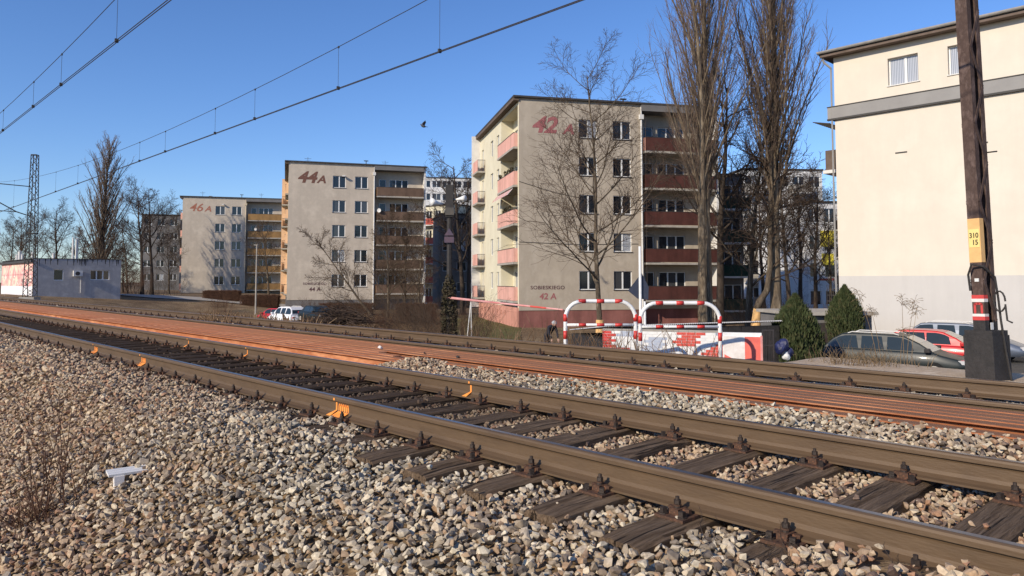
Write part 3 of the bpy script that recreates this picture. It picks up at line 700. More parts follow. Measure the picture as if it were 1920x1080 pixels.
mb = MB(); mb.box(-.066, .066, -PD/2-.006, -PD/2-.0025, zpole(464), zpole(430)); mb.obj('number_plate', MT['yellowlt'], pole)
def text(parent, s, size, loc, rot, mat, name='lettering', shear=0, off=0, sx=1, align='CENTER', ext=.002, sp=1):
    c = bpy.data.curves.new(name, 'FONT'); c.body = s; c.size = size; c.shear = shear; c.offset = off; c.extrude = ext; c.align_x = align; c.space_character = sp
    to = bpy.data.objects.new('tmp', c); COL.objects.link(to); bpy.context.view_layer.update()
    me = bpy.data.meshes.new_from_object(to.evaluated_get(bpy.context.evaluated_depsgraph_get())); bpy.data.objects.remove(to)
    me.materials.clear(); me.materials.append(mat)
    o = link(name, me, parent, loc, rot); o.scale = (sx, 1, 1); return o
text(pole, '310', .092, (0, -PD/2-.009, zpole(446)), (R(90), 0, 0), MT['letblack'], sx=.85, off=.001)
text(pole, '15', .092, (.012, -PD/2-.009, zpole(459)), (R(90), 0, 0), MT['letblack'], sx=.85, off=.001)
mb = MB()
a = zpole(586); 
ribbon(mb, [(-.04, a), (-.04, a+.11), (.0, a+.12), (.045, a+.11), (.045, a)], .028, -PD/2-.004); mb.obj('sprayed_mark', MT['polered'], pole)
mb = MB(); z = zpole(496); mb.tube([(-.05, -.2, zpole(545)), (-.06, -.21, zpole(515)), (.0, -.23, z), (.1, -.15, zpole(500)), (.15, 0, zpole(520)), (.16, .03, zpole(560)), (.17, .04, zpole(600)), (.2, .06, .35), (.24, .08, -.05)], .014, 7); mb.obj('cable', MT['black'], pole)
mb = MB(); mb.tube([(.19+.07*math.cos(q), .0, zpole(565) + .13*math.sin(q)) for q in np.linspace(0, 6.0, 14)] + [(.27, 0, zpole(600)), (.33, 0, zpole(604))], .011, 6); mb.obj('cable_loop', MT['black'], pole)
mb = MB(); mb.box(PW/2+.01, PW/2+.014, -.04, .02, BH+.01, BH+.1); mb.obj('white_tag', MT['barwhite'], pole)
mb = MB(); mb.box(-.02, .03, -PD/2-.012, -PD/2, zpole(528), zpole(522)); mb.obj('small_bracket', MT['barwhite'], pole)
mb = MB(); mb.tube([(PW/2, .12, zpole(285)), (PW/2+.13, .12, zpole(286))], .01, 5); mb.obj('step_iron', MT['black'], pole)

# ------------------------------------------------------------------ blocks of flats
def wall_holes(mb, O, U, Nin, Wd, H, holes, dep=.14, z0=0.0, mi=0, rmi=0):
    """wall in the plane (U, z) seen from the -Nin side, with openings and reveals"""
    O, U, Nin = Vector(O), Vector(U), Vector(Nin); Z = Vector((0,0,1))
    us = sorted({0, Wd, *[h[0] for h in holes], *[h[2] for h in holes]}); vs = sorted({z0, H, *[h[1] for h in holes], *[h[3] for h in holes]})
    for i in range(len(us)-1):
        for j in range(len(vs)-1):
            cu, cv = (us[i]+us[i+1])/2, (vs[j]+vs[j+1])/2
            if any(h[0] < cu < h[2] and h[1] < cv < h[3] for h in holes): continue
            mb.quad(O+U*us[i]+Z*vs[j], O+U*us[i+1]+Z*vs[j], O+U*us[i+1]+Z*vs[j+1], O+U*us[i]+Z*vs[j+1], mi)
    for a, b, c, d in holes:
        P4 = [O+U*a+Z*b, O+U*c+Z*b, O+U*c+Z*d, O+U*a+Z*d]
        for i in range(4):
            p, q = P4[i], P4[(i+1) % 4]; mb.quad(q, p, p + Nin*dep, q + Nin*dep, rmi)
WC = {}
def window(parent, name, loc, rot, wd, h, kind=0, split=.5, dep=.14, sill=True, third=False, gl=None):
    """loc = bottom centre of the opening on the wall face; y runs into the wall"""
    key = (round(wd, 2), round(h, 2), split, third)
    if key not in WC:
        mb = MB(); t = .06
        for x0, x1, z0, z1 in ((-wd/2, -wd/2+t, 0, h), (wd/2-t, wd/2, 0, h), (-wd/2+t, wd/2-t, 0, t), (-wd/2+t, wd/2-t, h-t, h)): mb.box(x0, x1, dep-.04, dep+.03, z0, z1)
        cs = [-wd/2 + wd*split] if not third else [-wd/2 + wd/3, -wd/2 + wd*2/3]
        for c in cs: mb.box(c-.055, c+.055, dep-.045, dep+.028, t, h-t)
        fr = mb.mesh('window', MT['whitepvc']); xs = [-wd/2+t] + [v for c in cs for v in (c-.055, c+.055)] + [wd/2-t]; gs = []
        for i in range(0, len(xs), 2):
            g = MB(); g.box(xs[i]-.005, xs[i+1]+.005, dep-.01, dep+.01, t-.005, h-t+.005); gs.append(g)
        sb = MB(); sb.box(-wd/2-.05, wd/2+.05, -.07, dep-.05, -.045, -.005)
        WC[key] = (fr, gs, sb.mesh('window_sill', MT['sill']), {})
    fr, gs, sm, gc = WC[key]
    o = link('window', fr, parent, loc, (0, 0, rot))
    for i, g in enumerate(gs):
        m = gl or ['glass', 'glassc', 'glassw'][random.choices([0, 1, 2], [8, 3, .3])[0]]
        if (i, m) not in gc: gc[(i, m)] = g.mesh('glass_pane', MT[m])
        link('glass_pane', gc[(i, m)], o)
    if sill: link('window_sill', sm, o)
    return o
FL = [1.95 + 2.82*k for k in range(5)]           # floor levels above local ground
WB = [f + .78 for f in FL]                       # window bottoms
def block(px, Yc, alpha, Wt, wallm, frontpanel, sidepanel, label, cols, number, lm, small, awning=False, sidelen=15.3):
    c = P(px, 527, Yc); root = empty('apartment_block', (c.x, c.y, GZ), R(alpha), label, 'apartment block')
    ca, sa = math.cos(R(alpha)), math.sin(R(alpha)); W1 = 9.48; H = 16.75; RD = 1.2
    def lx(p):                                    # picture column on the facade -> metres along it
        r = (p - 960)/F; return (r*Yc - c.x)/(ca - r*sa)
    ww, wh = 1.45, 1.38
    holes = [(x - ww/2, b, x + ww/2, b + wh) for x in cols for b in WB]
    mb = MB(); wall_holes(mb, (0, 0, 0), (1, 0, 0), (0, 1, 0), W1, H, holes, z0=1.25)
    mb.quad((W1, 0, 1.25), (W1, RD, 1.25), (W1, RD, H), (W1, 0, H))
    bh = []
    for k, f in enumerate(FL):
        bh += [(.75, f+.05, 1.55, f+2.12), (1.95, f+.75, 4.15, f+2.12)]
    wall_holes(mb, (W1, RD, 0), (1, 0, 0), (0, 1, 0), Wt - W1, H, bh, z0=1.25)
    mb.obj('front_wall', MT[wallm], root)
    for x in cols:
        for b in WB: window(root, 'window', (x, 0, b), 0, ww, wh)
    for k, f in enumerate(FL):
        window(root, 'window', (W1 + 3.05, RD, f+.75), 0, 2.2, 1.37, third=True, sill=False)
        mb = MB(); t = .07
        for x0, x1, z0, z1 in ((-.4, -.4+t, 0, 2.07), (.4-t, .4, 0, 2.07), (-.4+t, .4-t, 0, .5), (-.4+t, .4-t, 2.0, 2.07)): mb.box(x0, x1, .1, .17, z0, z1)
        d = mb.obj('balcony_door', MT['whitepvc'], root, (W1 + 1.15, RD, f + .05)); g = MB(); g.box(-.34, .34, .13, .15, .49, 2.01); g.obj('glass_pane', MT['glass'], d)
        # balcony
        bx0, bx1, by = W1 + .32, Wt - .22, -.14
        mb = MB(); mb.box(bx0, bx1, by-.04, RD - .003, f-.16, f-.01); bal = mb.obj('balcony', MT['conc'], root)
        mb = MB(); mb.box(bx0+.03, bx1-.03, by, by+.05, f+.03, f+1.02); mb.obj('front_panel', MT[frontpanel], bal)
        mb = MB(); mb.box(bx0+.03, bx0+.07, by+.052, RD-.01, f+.03, f+1.02); q = mb.obj('side_panel', MT[sidepanel if k in (0, 4) else frontpanel], bal)
        mb = MB(); mb.box(bx0, bx1, by-.015, by+.065, f+1.022, f+1.06); mb.tube([(bx0+.05, by+.03, f+1.06), (bx0+.05, by+.03, f+2.6)], .025, 5); mb.obj('handrail', MT['iron'], bal)
    # bay edge pilaster
    mb = MB(); mb.box(Wt - .18, Wt, -.02, RD + .3, 0, H); mb.obj('edge_pilaster', MT['whitetrim'], root)
    # side walls (left = sunlit side)
    SL = sidelen; y0, y1 = .35, 6.1; rec = 1.0
    hs = []
    for b in WB: hs += [(SL-9.9-1.1/2, b, SL-9.9+.55, b+1.38), (SL-7.4-.45, b, SL-7.4+.45, b+1.38)]
    mb = MB()
    # left wall, drawn from the far end to the near end; the near loggia is recessed
    lw = SL - y1
    hs = [(SL-9.9-.55, b, SL-9.9+.55, b+1.38) for b in WB] + [(SL-7.4-.45, b, SL-7.4+.45, b+1.38) for b in WB] + [(.8, f+.05, 1.6, f+2.1) for f in FL]
    wall_holes(mb, (0, SL, 0), (0, -1, 0), (1, 0, 0), lw, H, hs, z0=1.25)
    hr = []
    for f in FL: hr += [(.5, f+.8, 1.7, f+2.15), (2.2, f+.05, 3.0, f+2.15), (3.4, f+.8, 4.9, f+2.15)]
    wall_holes(mb, (rec, y1, 0), (0, -1, 0), (1, 0, 0), y1-y0, H-.45, hr, z0=1.25)
    mb.quad((0, y1, 1.25), (rec, y1, 1.25), (rec, y1, H), (0, y1, H)); mb.quad((0, y0, 1.25), (rec, y0, 1.25), (rec, y0, H), (0, y0, H))
    mb.quad((0, y0, 1.25), (0, 0, 1.25), (0, 0, H), (0, y0, H))
    mb.quad((0, y0, H-.45), (0, y0, H), (0, y1, H), (0, y1, H-.45)); mb.quad((0, y0, H-.45), (rec, y0, H-.45), (rec, y1, H-.45), (0, y1, H-.45))
    mb.obj('side_wall', MT['cream'], root)
    for b in WB:
        window(root, 'window', (0, 9.9, b), -math.pi/2, 1.1, 1.38, sill=False); window(root, 'window', (0, 7.4, b), -math.pi/2, .9, 1.38, sill=False)
    for f in FL:
        window(root, 'window', (rec, y1-1.1, f+.8), -math.pi/2, 1.2, 1.35, sill=False); window(root, 'window', (rec, y1-4.15, f+.8), -math.pi/2, 1.5, 1.35, sill=False)
        window(root, 'window', (rec, y1-2.6, f+.05), -math.pi/2, .8, 2.1, sill=False)
        window(root, 'window', (0, SL-1.2, f+.05), -math.pi/2, .8, 2.05, sill=False)
        mb = MB(); mb.box(-.34, rec-.004, y0+.004, y1-.004, f-.17, f-.02); bal = mb.obj('balcony', MT['conc'], root)
        mb = MB(); mb.box(-.30, -.25, y0+.02, y1-.02, f, f+1.0); mb.obj('front_panel', MT[sidepanel], bal)
        mb = MB(); mb.box(-.248, -.005, y0+.02, y0+.06, f, f+1.0); mb.box(-.248, -.005, y1-.06, y1-.02, f, f+1.0); mb.obj('side_panel', MT[sidepanel], bal)
        mb = MB(); mb.box(-.325, -.235, y0, y1, f+1.002, f+1.04); mb.obj('handrail', MT['iron'], bal)
        # small far balcony with an iron railing on its near end
        mb = MB(); mb.box(-.75, -.003, 12.8, SL-.02, f-.17, f-.02); bal = mb.obj('balcony', MT['conc'], root)
        mb = MB(); mb.box(-.72, -.68, 12.85, SL-.05, f, f+1.0); mb.obj('front_panel', MT[sidepanel], bal)
        mb = MB(); mb.box(-.72, -.02, 12.84, 12.87, f+.96, f+1.0)
        for q in range(8): mb.box(-.70+.09*q, -.685+.09*q, 12.845, 12.865, f, f+.96)
        mb.obj('railing', MT['iron'], bal)
    mb = MB(); mb.box(-.78, -.001, SL, SL+.25, 1.0, H+.05); mb.obj('end_pilaster', MT['peach' if sidepanel == 'peach' else 'whitetrim'], root)
    mb = MB(); mb.quad((Wt, 0, 0), (Wt, SL, 0), (Wt, SL, H), (Wt, 0, H)); mb.quad((0, SL+.249, 0), (Wt, SL+.249, 0), (Wt, SL+.249, H), (0, SL+.249, H)); mb.obj('back_wall', MT['cream'], root)
    # plinth
    mb = MB(); mb.quad((-.0, .05, -1), (W1, .05, -1), (W1, .05, 1.25), (0, .05, 1.25)); mb.quad((W1, .05, -1), (W1, RD+.05, -1), (W1, RD+.05, 1.25), (W1, .05, 1.25)); mb.quad((W1, RD+.05, -1), (Wt, RD+.05, -1), (Wt, RD+.05, 1.25), (W1, RD+.05, 1.25))
    mb.quad((0, 0, 1.25), (W1, 0, 1.25), (W1, .05, 1.25), (0, .05, 1.25)); mb.obj('plinth', MT['plinth' if number == '42' else 'darkgrey_r'], root)
    mb = MB(); cel = [(a, .75, a+.45, 1.1) for a in (1.5, 3, 4.5, 6.3, 8, 9.5, 11)]
    wall_holes(mb, (-.12, SL, 0), (0, -1, 0), (1, 0, 0), SL-.06, 1.45, cel, z0=-1, dep=.2); mb.quad((-.12, .055, 1.45), (0, .055, 1.45), (0, SL, 1.45), (-.12, SL, 1.45)); mb.quad((-.12, .055, -1), (-.12, .055, 1.45), (0, .055, 1.45), (0, .055, -1)); mb.quad((.08, .1, .5), (.08, SL, .5), (.08, SL, 1.3), (.08, .1, 1.3), 1)
    mb.obj('side_plinth', [MT['plinthpink' if number == '42' else 'darkgrey_r'], MT['iron']], root)
    # roof
    mb = MB(); mb.box(-.45, Wt+.12, -.22, SL+.35, H+.004, H+.14); mb.obj('roof_edge', MT['darktrim'], root)
    mb = MB(); mb.box(-.43, -.004, -.1, SL+.3, H-.22, H); mb.obj('eaves_soffit', MT['soffit'], root)
    mb = MB(); mb.box(W1+.01, Wt-.2, -.18, RD-.01, H-.5, H-.003); mb.obj('bay_fascia', MT['darkgrey_r'], root)
    # drainpipe with hopper
    mb = MB(); mb.box(W1-.14, W1+.18, -.24, -.02, H-1.15, H-.8); mb.tube([(W1+.02, -.12, H-1.15), (W1+.02, -.12, .2)], .07, 8); mb.tube([(W1+.02, -.12, H-.8), (W1+.02, -.1, H-.2)], .05, 6); mb.obj('drainpipe', MT['whitetrim' if number != '46' else 'yellowtrim'], root)
    mb = MB(); mb.tube([(8.7, 1.5, H), (8.7, 1.5, H+.7)], .05, 6); mb.box(8.45, 8.95, 1.4, 1.6, H+.7, H+.78); mb.obj('roof_vent', MT['darktrim'], root)
    mb = MB(); mb.box(3.6, 4.1, 2, 2.5, H, H+.45); mb.box(6.2, 6.5, 3, 3.4, H, H+.4); mb.obj('chimney', MT['darkgrey_r'], root)
    for q in (2.2, 11.5): 
        mb = MB(); mb.tube([(q, 6, H), (q, 6, H+1.6)], .02, 4); mb.box(q-.4, q+.4, 5.99, 6.01, H+1.4, H+1.43); mb.box(q-.3, q+.3, 5.99, 6.01, H+1.2, H+1.22); mb.obj('antenna', MT['iron'], root)
    # lettering
    fr = (R(90), 0, 0); (nx, nz, nsz, ax, asz, az) = lm
    mt = MT[{'42': 'letred', '44': 'letbrown', '46': 'letorange'}[number]]
    text(root, number, nsz, (nx, -.012, nz), fr, mt, 'painted_number', .25, (.035 if number != '46' else .012)*nsz, 1.15); text(root, 'A', asz, (ax, -.012, az), fr, mt, 'painted_letter', .25, .03*asz, 1.15)
    if small:
        text(root, 'SOBIESKIEGO', .36, (small[0], -.012, small[1]), fr, MT['letsmall'], 'painted_street_name', 0, .006, 1.1, sp=1.1)
        text(root, number + ' A', .62, (small[0], -.012, small[1]-.72), fr, MT['letred' if number == '42' else 'letsmall'], 'painted_number', .1, .012, 1.05)
    return root, lx
b42, lx42 = block(973, 53.4, 13, 15.9, 'front42', 'rustred', 'salmon', 'large grey block of flats with salmon balconies and red number 42 A', (5.3, 7.98), '42', (1.9, 14.3, 1.62, 3.75, 1.05, 14.25), (2.15, 2.78))
b44, lx44 = block(538, 82.5, 17, 15.55, 'front44', 'brownpanel', 'peach', 'middle block of flats with brown balconies and the number 44A', (5.55, 8.05), '44', (1.95, 14.5, 1.75, 3.55, 1.2, 14.5), (3.0, 2.95))
b46, lx46 = block(339, 117, 16, 15.9, 'front44', 'ochre', 'salmon', 'farthest block of flats with ochre balconies and faded number 46 A', (5.6, 8.1), '46', (1.95, 14.5, 1.75, 3.75, 1.2, 14.5), None)
# striped awning over one loggia of the nearest block
mb = MB()
for q in range(14):
    y = .5 + q*.4
    mb.add([(-.32, y, FL[3]-.25), (-.32, y+.39, FL[3]-.25), (-.75, y+.39, FL[3]-.75), (-.75, y, FL[3]-.75)], [(0, 1, 2, 3)], q % 2)
mb.obj('awning', [MT['whitetrim'], MT['redbalc']], b42)
for za, zb2, xb_ in ((10.6, 9.4, 5.2), (6.2, 6.15, 9.2)):
    mb = MB(); mb.tube([(.02, -.02, za), (xb_*.5, -.03, (za+zb2)/2 - .12), (xb_, -.02, zb2)], .018, 5); mb.obj('wall_cable', MT['wire'], b42)
# flower boxes and plants on the loggias
def leafblob(n, size, sx, sy, sz, seed):
    r = np.random.RandomState(seed); V = []; Fa = []
    c = r.normal(size=(n, 3)); c /= np.linalg.norm(c, axis=1, keepdims=True); c *= r.uniform(.4, 1, (n, 1))**.5; c *= np.array([sx, sy, sz])
    a = r.normal(size=(n, 3)); a /= np.linalg.norm(a, axis=1, keepdims=True); b = np.cross(a, r.normal(size=(n, 3))); b /= np.linalg.norm(b, axis=1, keepdims=True)
    s = size*r.uniform(.5, 1.3, (n, 1)); q = np.stack([c-a*s, c-b*s*.5, c+a*s, c+b*s*.5], 1).reshape(-1, 3)
    return q, np.arange(n*4).reshape(-1, 4)
for k, ys in ((3, (1.2, 2.2, 3.3, 5.2)), (2, (2.0, 3.0, 4.0))):
    for y in ys:
        V, Fq = leafblob(60, .09, .14, .3, .22, int(y*10)); link('balcony_plant', mesh_np('balcony_plant', V, Fq, MT['ivy']), b42, (-.25, y, FL[k]+1.2))
for b_, k, x, z in ((b44, 3, .6, 1.1), (b46, 3, 1.6, 1.35), (b44, 4, -7.7, 1.7), (b46, 4, -7.6, 1.45)):
    mb = MB(); n = 10; mb.add([(0, -.05, 0)] + [(.24*math.cos(q*2*math.pi/n), -.10, .24*math.sin(q*2*math.pi/n)) for q in range(n)], [(0, 1+i, 1+(i+1) % n) for i in range(n)]); mb.tube([(0, 0, 0), (.1, .3, -.2)], .02, 4)
    if x > 0: mb.obj('satellite_dish', MT['whitetrim'], b_, (9.48+x, -.3, FL[k]+z), (0, 0, -.5))
for b_, z in ((b44, 15.3), (b46, 15.6)):
    mb = MB(); mb.box(-.06, .06, -.35, 0, 0, .12); mb.box(-.25, .1, -.5, -.25, -.02, .1); mb.obj('floodlight', MT['whitetrim'], b_, (6.1, 0, z))

# ------------------------------------------------------------------ cream building at the right
def right_building():
    o = onD(1573, 527, 40.0); s1, _ = sd(o.x, o.y); s0 = -12
    root = empty('rendered_building', W(s1, 40, GZ), TROT, 'big cream building with a grey band and a pale grey lower wall', 'building')
    # local x runs right (=-s), y away
    L = s1 - s0; zl = lambda px, py: onD(px, py, 40).z - GZ
    xl = lambda px: s1 - sd(*onD(px, 527, 40).xy)[0]
    Ht = zl(1600, 100); 
    holes = []
    wins = [(1675, 1733, 157, 97)]
    x0, x1 = xl(1676), xl(1734); z0, z1 = zl(1733, 149), zl(1733, 96)
    x2, x3 = xl(1791), xl(1848); holes = [(x0, z0, x1, z1), (x2, z0, x3, z1)]
    mb = MB(); wall_holes(mb, (0, 0, 0), (1, 0, 0), (0, 1, 0), L, Ht, holes, z0=zl(1700, 517), dep=.28)
    mb.obj('front_wall', MT['wallcream'], root)
    mb = MB(); mb.quad((0, 0, -1), (L, 0, -1), (L, 0, zl(1700, 517)), (0, 0, zl(1700, 517))); mb.obj('lower_wall', MT['wallgrey'], root)
    mb = MB(); mb.quad((0, 0, -1), (0, 12, -1), (0, 12, Ht), (0, 0, Ht)); mb.quad((0, 12, -1), (L, 12, -1), (L, 12, Ht), (0, 12, Ht)); mb.quad((L, 0, -1), (L, 12, -1), (L, 12, Ht), (L, 0, Ht)); mb.obj('side_wall', MT['wallcream'], root)
    for a, b in ((x0, x1), (x2, x3)): window(root, 'window', ((a+b)/2, .12, z0), 0, b-a, z1-z0, split=.55, gl='glassw', sill=False)
    for a, b in ((x0, x1), (x2, x3)):
        mb = MB(); mb.box(a-.05, b+.08, -.06, .2, z0-.05, z0-.005); mb.obj('window_sill', MT['whitetrim'], root)
    mb = MB(); zb0, zb1 = zl(1700, 201), zl(1700, 180); bt, bb = zl(1700, 178.5), zl(1700, 201)
    mb.box(-.35, L, -.12, -.003, bb, bt); mb.box(-.35, -.003, -.003, 2.0, bb, bt); mb.obj('cornice_band', MT['band'], root)
    mb = MB(); mb.box(-.37, L, -.15, .0, bb-.10, bb-.003); mb.box(-.37, L, -.15, .0, bt+.003, bt+.05); mb.obj('cornice_flashing', MT['darktrim'], root)
    # eaves: soffit, gutter, roof
    mb = MB(); mb.box(-.5, L, -.55, -.004, Ht-.02, Ht+.09); mb.box(-.5, -.004, -.004, 12, Ht-.02, Ht+.09); mb.obj('eaves_soffit', MT['soffit'], root)
    mb = MB(); n = 8; pr = [(-.62 + .11*math.cos(math.pi + q*math.pi/n), Ht+.28 + .13*math.sin(math.pi + q*math.pi/n)) for q in range(n+1)]
    mb.prism(pr, -.62, L); mb.obj('gutter', M('zinc_gutter', (.34,.32,.30), (.26,.25,.23), 3, .5), root)
    mb = MB(); mb.prism([(-.55, Ht+.10), (-.52, Ht+.34), (6, Ht+1.6), (12.4, Ht+.34), (12.4, Ht+.10)], -.58, L); mb.obj('roof', MT['darktrim'], root)
    mb = MB(); mb.tube([(-.45, -.45, Ht+.15), (-.4, -.3, Ht-.25), (-.1, -.1, Ht-.6)], .06, 8); mb.tube([(-.12, -.08, Ht-.6), (-.12, -.08, 0)], .05, 8); mb.obj('downpipe', MT['band'], root)
    for px, py in ((1697, 285), (1849, 267)):
        mb = MB(); x = xl(px); z = zl(px, py); mb.box(x-.28, x+.28, -.03, -.003, z-.03, z+.03); mb.obj('wall_vent', MT['darktrim'], root)
    # things on the far left side: canopy, balconies
    for z, nm in ((zl(1565, 318), 'b'), (zl(1565, 632), 'c')):
        mb = MB(); mb.box(-.85, -.003, .3, 3.5, z-.12, z+.06); bal = mb.obj('balcony', MT['whitetrim'], root)
        if nm == 'b':
            mb = MB(); mb.box(-.72, -.66, .35, 3.5, z+.06, z+1.15); mb.box(-.655, -.01, .35, .4, z+.06, z+1.15); mb.obj('balcony_panel', MT['soffit'], bal)
        else:
            mb = MB()
            for q in range(7): mb.box(-.8+.12*q, -.78+.12*q, .3, .33, z+.06, z+2.8)
            for q in range(8): mb.box(-.8, -.01, .3, .32, z+.3+.32*q, z+.33+.32*q)
            mb.obj('window_grille', MT['iron'], bal)
    z = zl(1560, 230); mb = MB()
    for q in range(12):
        mb.box(-1.35, -.38, .2+.28*q, .34+.28*q, z, z+.04, mat=Matrix.Translation((-.38, 0, z)) @ Matrix.Rotation(.22, 4, 'Y') @ Matrix.Translation((.38, 0, -z)))
    mb.obj('canopy_slats', MT['darktrim'], root)
    return root, xl, zl, x3, z0
rb, rxl, rzl, rx3, rz0 = right_building()
def pigeon(loc, rot, label, flying=False, s=1.0):
    root = empty('pigeon', loc, rot, label, 'bird'); bm = bmesh.new()
    bmesh.ops.create_uvsphere(bm, u_segments=12, v_segments=8, radius=.5)
    for v in bm.verts:
        x = v.co.x; t = 1 - .45*abs(x)
        v.co = Vector((x*.30, v.co.y*.13*t*1.2, v.co.z*.14*t + (.05*x if x > 0 else .02*x)))
    me = bpy.data.meshes.new('body'); bm.to_mesh(me); bm.free(); me.materials.append(MT['feather']); link('body', me, root)
    mb = MB(); mb.tube([(.10, 0, .03), (.135, 0, .08), (.155, 0, .105), (.175, 0, .11), (.195, 0, .10)], [.045, .032, .030, .024, .006], 8); mb.obj('head', MT['feather'], root)
    mb = MB(); mb.add([(-.10, -.03, 0), (-.10, .03, 0), (-.26, .05, -.02), (-.26, -.05, -.02), (-.10, 0, .02)], [(0, 1, 2, 3), (0, 4, 1), (1, 4, 2), (0, 3, 4), (2, 4, 3)]); mb.obj('tail', MT['feather'], root)
    for sg in (-1, 1):
        mb = MB()
        if flying: mb.add([(.08, sg*.05, .04), (-.06, sg*.05, .03), (-.10, sg*.20, .20), (-.04, sg*.28, .30), (.06, sg*.20, .20), (0, sg*.10, .14)], [(0, 5, 4), (0, 1, 5), (1, 2, 5), (2, 3, 4, 5)])
        else: mb.add([(.10, sg*.055, .03), (-.16, sg*.04, -.01), (-.04, sg*.065, -.04), (.0, sg*.045, .06)], [(0, 3, 1), (0, 1, 2), (0, 2, 3)])
        mb.obj('wing', MT['feather'], root)
    root.scale = (s, s, s)
q = P(794, 237, 42); pigeon(q, R(200), 'dark bird flying in the blue sky left of the nearest block', True, 1.0)
for px, lb in ((1838, 'left of two pigeons sitting on the sill by the steel pole'), (1846, 'right of two pigeons sitting on the sill by the steel pole')):
    c = rb.matrix_basis @ Vector((rxl(px), -.02, rz0 + .07)); pigeon(c, R(150), lb, False, 1.2)

# ------------------------------------------------------------------ simpler buildings behind
def plain_block(name, label, px0, px1, pytop, Y, ang, depth, mat, rows, cols, ww, wh, base=GZ, storey=2.8, top=None, balc=None, group=None, roofm='darktrim'):
    a = P(px0, pytop, Y); ca, sa = math.cos(R(ang)), math.sin(R(ang)); r = (px1-960)/F
    Wd = (r*Y - a.x)/(ca - r*sa); H = a.z - base
    root = empty(name, (a.x, a.y, base), R(ang), label, 'building'); sp = Wd/cols
    holes = []
    for i in range(rows):
        for j in range(cols):
            holes.append(((j+.5)*sp - ww/2, H - 2.1 - i*storey, (j+.5)*sp + ww/2, H - 2.1 - i*storey + wh))
    holes = [h for h in holes if h[1] > .3]
    mb = MB(); wall_holes(mb, (0,0,0), (1,0,0), (0,1,0), Wd, H, holes, z0=-1)
    mb.quad((0, 0, -1), (0, depth, -1), (0, depth, H), (0, 0, H)); mb.quad((Wd, 0, -1), (Wd, depth, -1), (Wd, depth, H), (Wd, 0, H)); mb.quad((0, depth, -1), (Wd, depth, -1), (Wd, depth, H), (0, depth, H))
    mb.obj('wall', MT[mat], root)
    for n_, h in enumerate(holes):
        window(root, 'window', ((h[0]+h[2])/2, 0, h[1]), 0, ww, wh, sill=False)
        if balc and (n_ % cols) in balc[1]:
            mb = MB(); z = h[1] - .75; x0, x1 = h[0]-.5, h[2]+.5; mb.box(x0, x1, -1.0, -.003, z-.15, z); bo = mb.obj('balcony', MT['whitetrim'], root)
            mb = MB(); mb.box(x0, x1, -1.0, -.95, z+.003, z+.95); mb.box(x0, x0+.05, -.948, -.01, z+.003, z+.95); mb.obj('front_panel', MT[balc[0]], bo)
    mb = MB(); mb.box(-.15, Wd+.15, -.15, depth+.1, H+.003, H+.2); mb.obj('roof', MT[roofm], root)
    return root
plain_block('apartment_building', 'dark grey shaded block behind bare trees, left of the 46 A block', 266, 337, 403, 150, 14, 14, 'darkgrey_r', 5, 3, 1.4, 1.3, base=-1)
plain_block('apartment_building', 'tall white block far behind the gap between the 44A and 42 A blocks', 770, 905, 333, 165, 8, 12, 'white_r', 9, 7, 1.9, 1.5, storey=2.9)
plain_block('apartment_building', 'low beige block with red balconies in the gap beside the 44A block', 796, 846, 388, 112, -38, 12, 'cream', 5, 3, 1.2, 1.4, balc=('redbalc', (0, 1, 2)), storey=2.9)
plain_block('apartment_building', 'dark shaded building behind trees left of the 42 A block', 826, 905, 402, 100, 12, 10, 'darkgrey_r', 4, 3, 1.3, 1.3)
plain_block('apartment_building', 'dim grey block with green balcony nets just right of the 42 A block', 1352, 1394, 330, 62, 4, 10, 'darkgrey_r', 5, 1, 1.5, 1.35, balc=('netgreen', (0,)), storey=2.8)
plain_block('apartment_building', 'white block with small balconies behind the right poplar trunk', 1394, 1545, 318, 92, 6, 12, 'white_r', 6, 5, 1.5, 1.35, balc=('conc', (0, 3)), storey=2.8)
plain_block('apartment_building', 'white and yellow block glimpsed left of the cream building', 1512, 1600, 380, 78, 6, 12, 'white_r', 4, 3, 1.2, 1.5, balc=('iron', (2,)), storey=2.9)
yp = P(1562, 470, 77.7)
ybx = [o for o in COL.objects if o.get('label', '').startswith('white and yellow')][0]
for px0, px1, py0, py1, m in ((1542, 1572, 432, 462, 'yellow_r'), (1545, 1569, 475, 497, 'yellow_r'), (1539, 1570, 522, 526, 'redbalc')):
    a, b = P(px0, py0, 77.7), P(px1, py1, 77.7); inv = ybx.matrix_basis.inverted(); a, b = inv @ a, inv @ b
    mb = MB(); mb.box(a.x, b.x, -.035, -.003, b.z, a.z); mb.obj('painted_panel', MT[m], ybx)

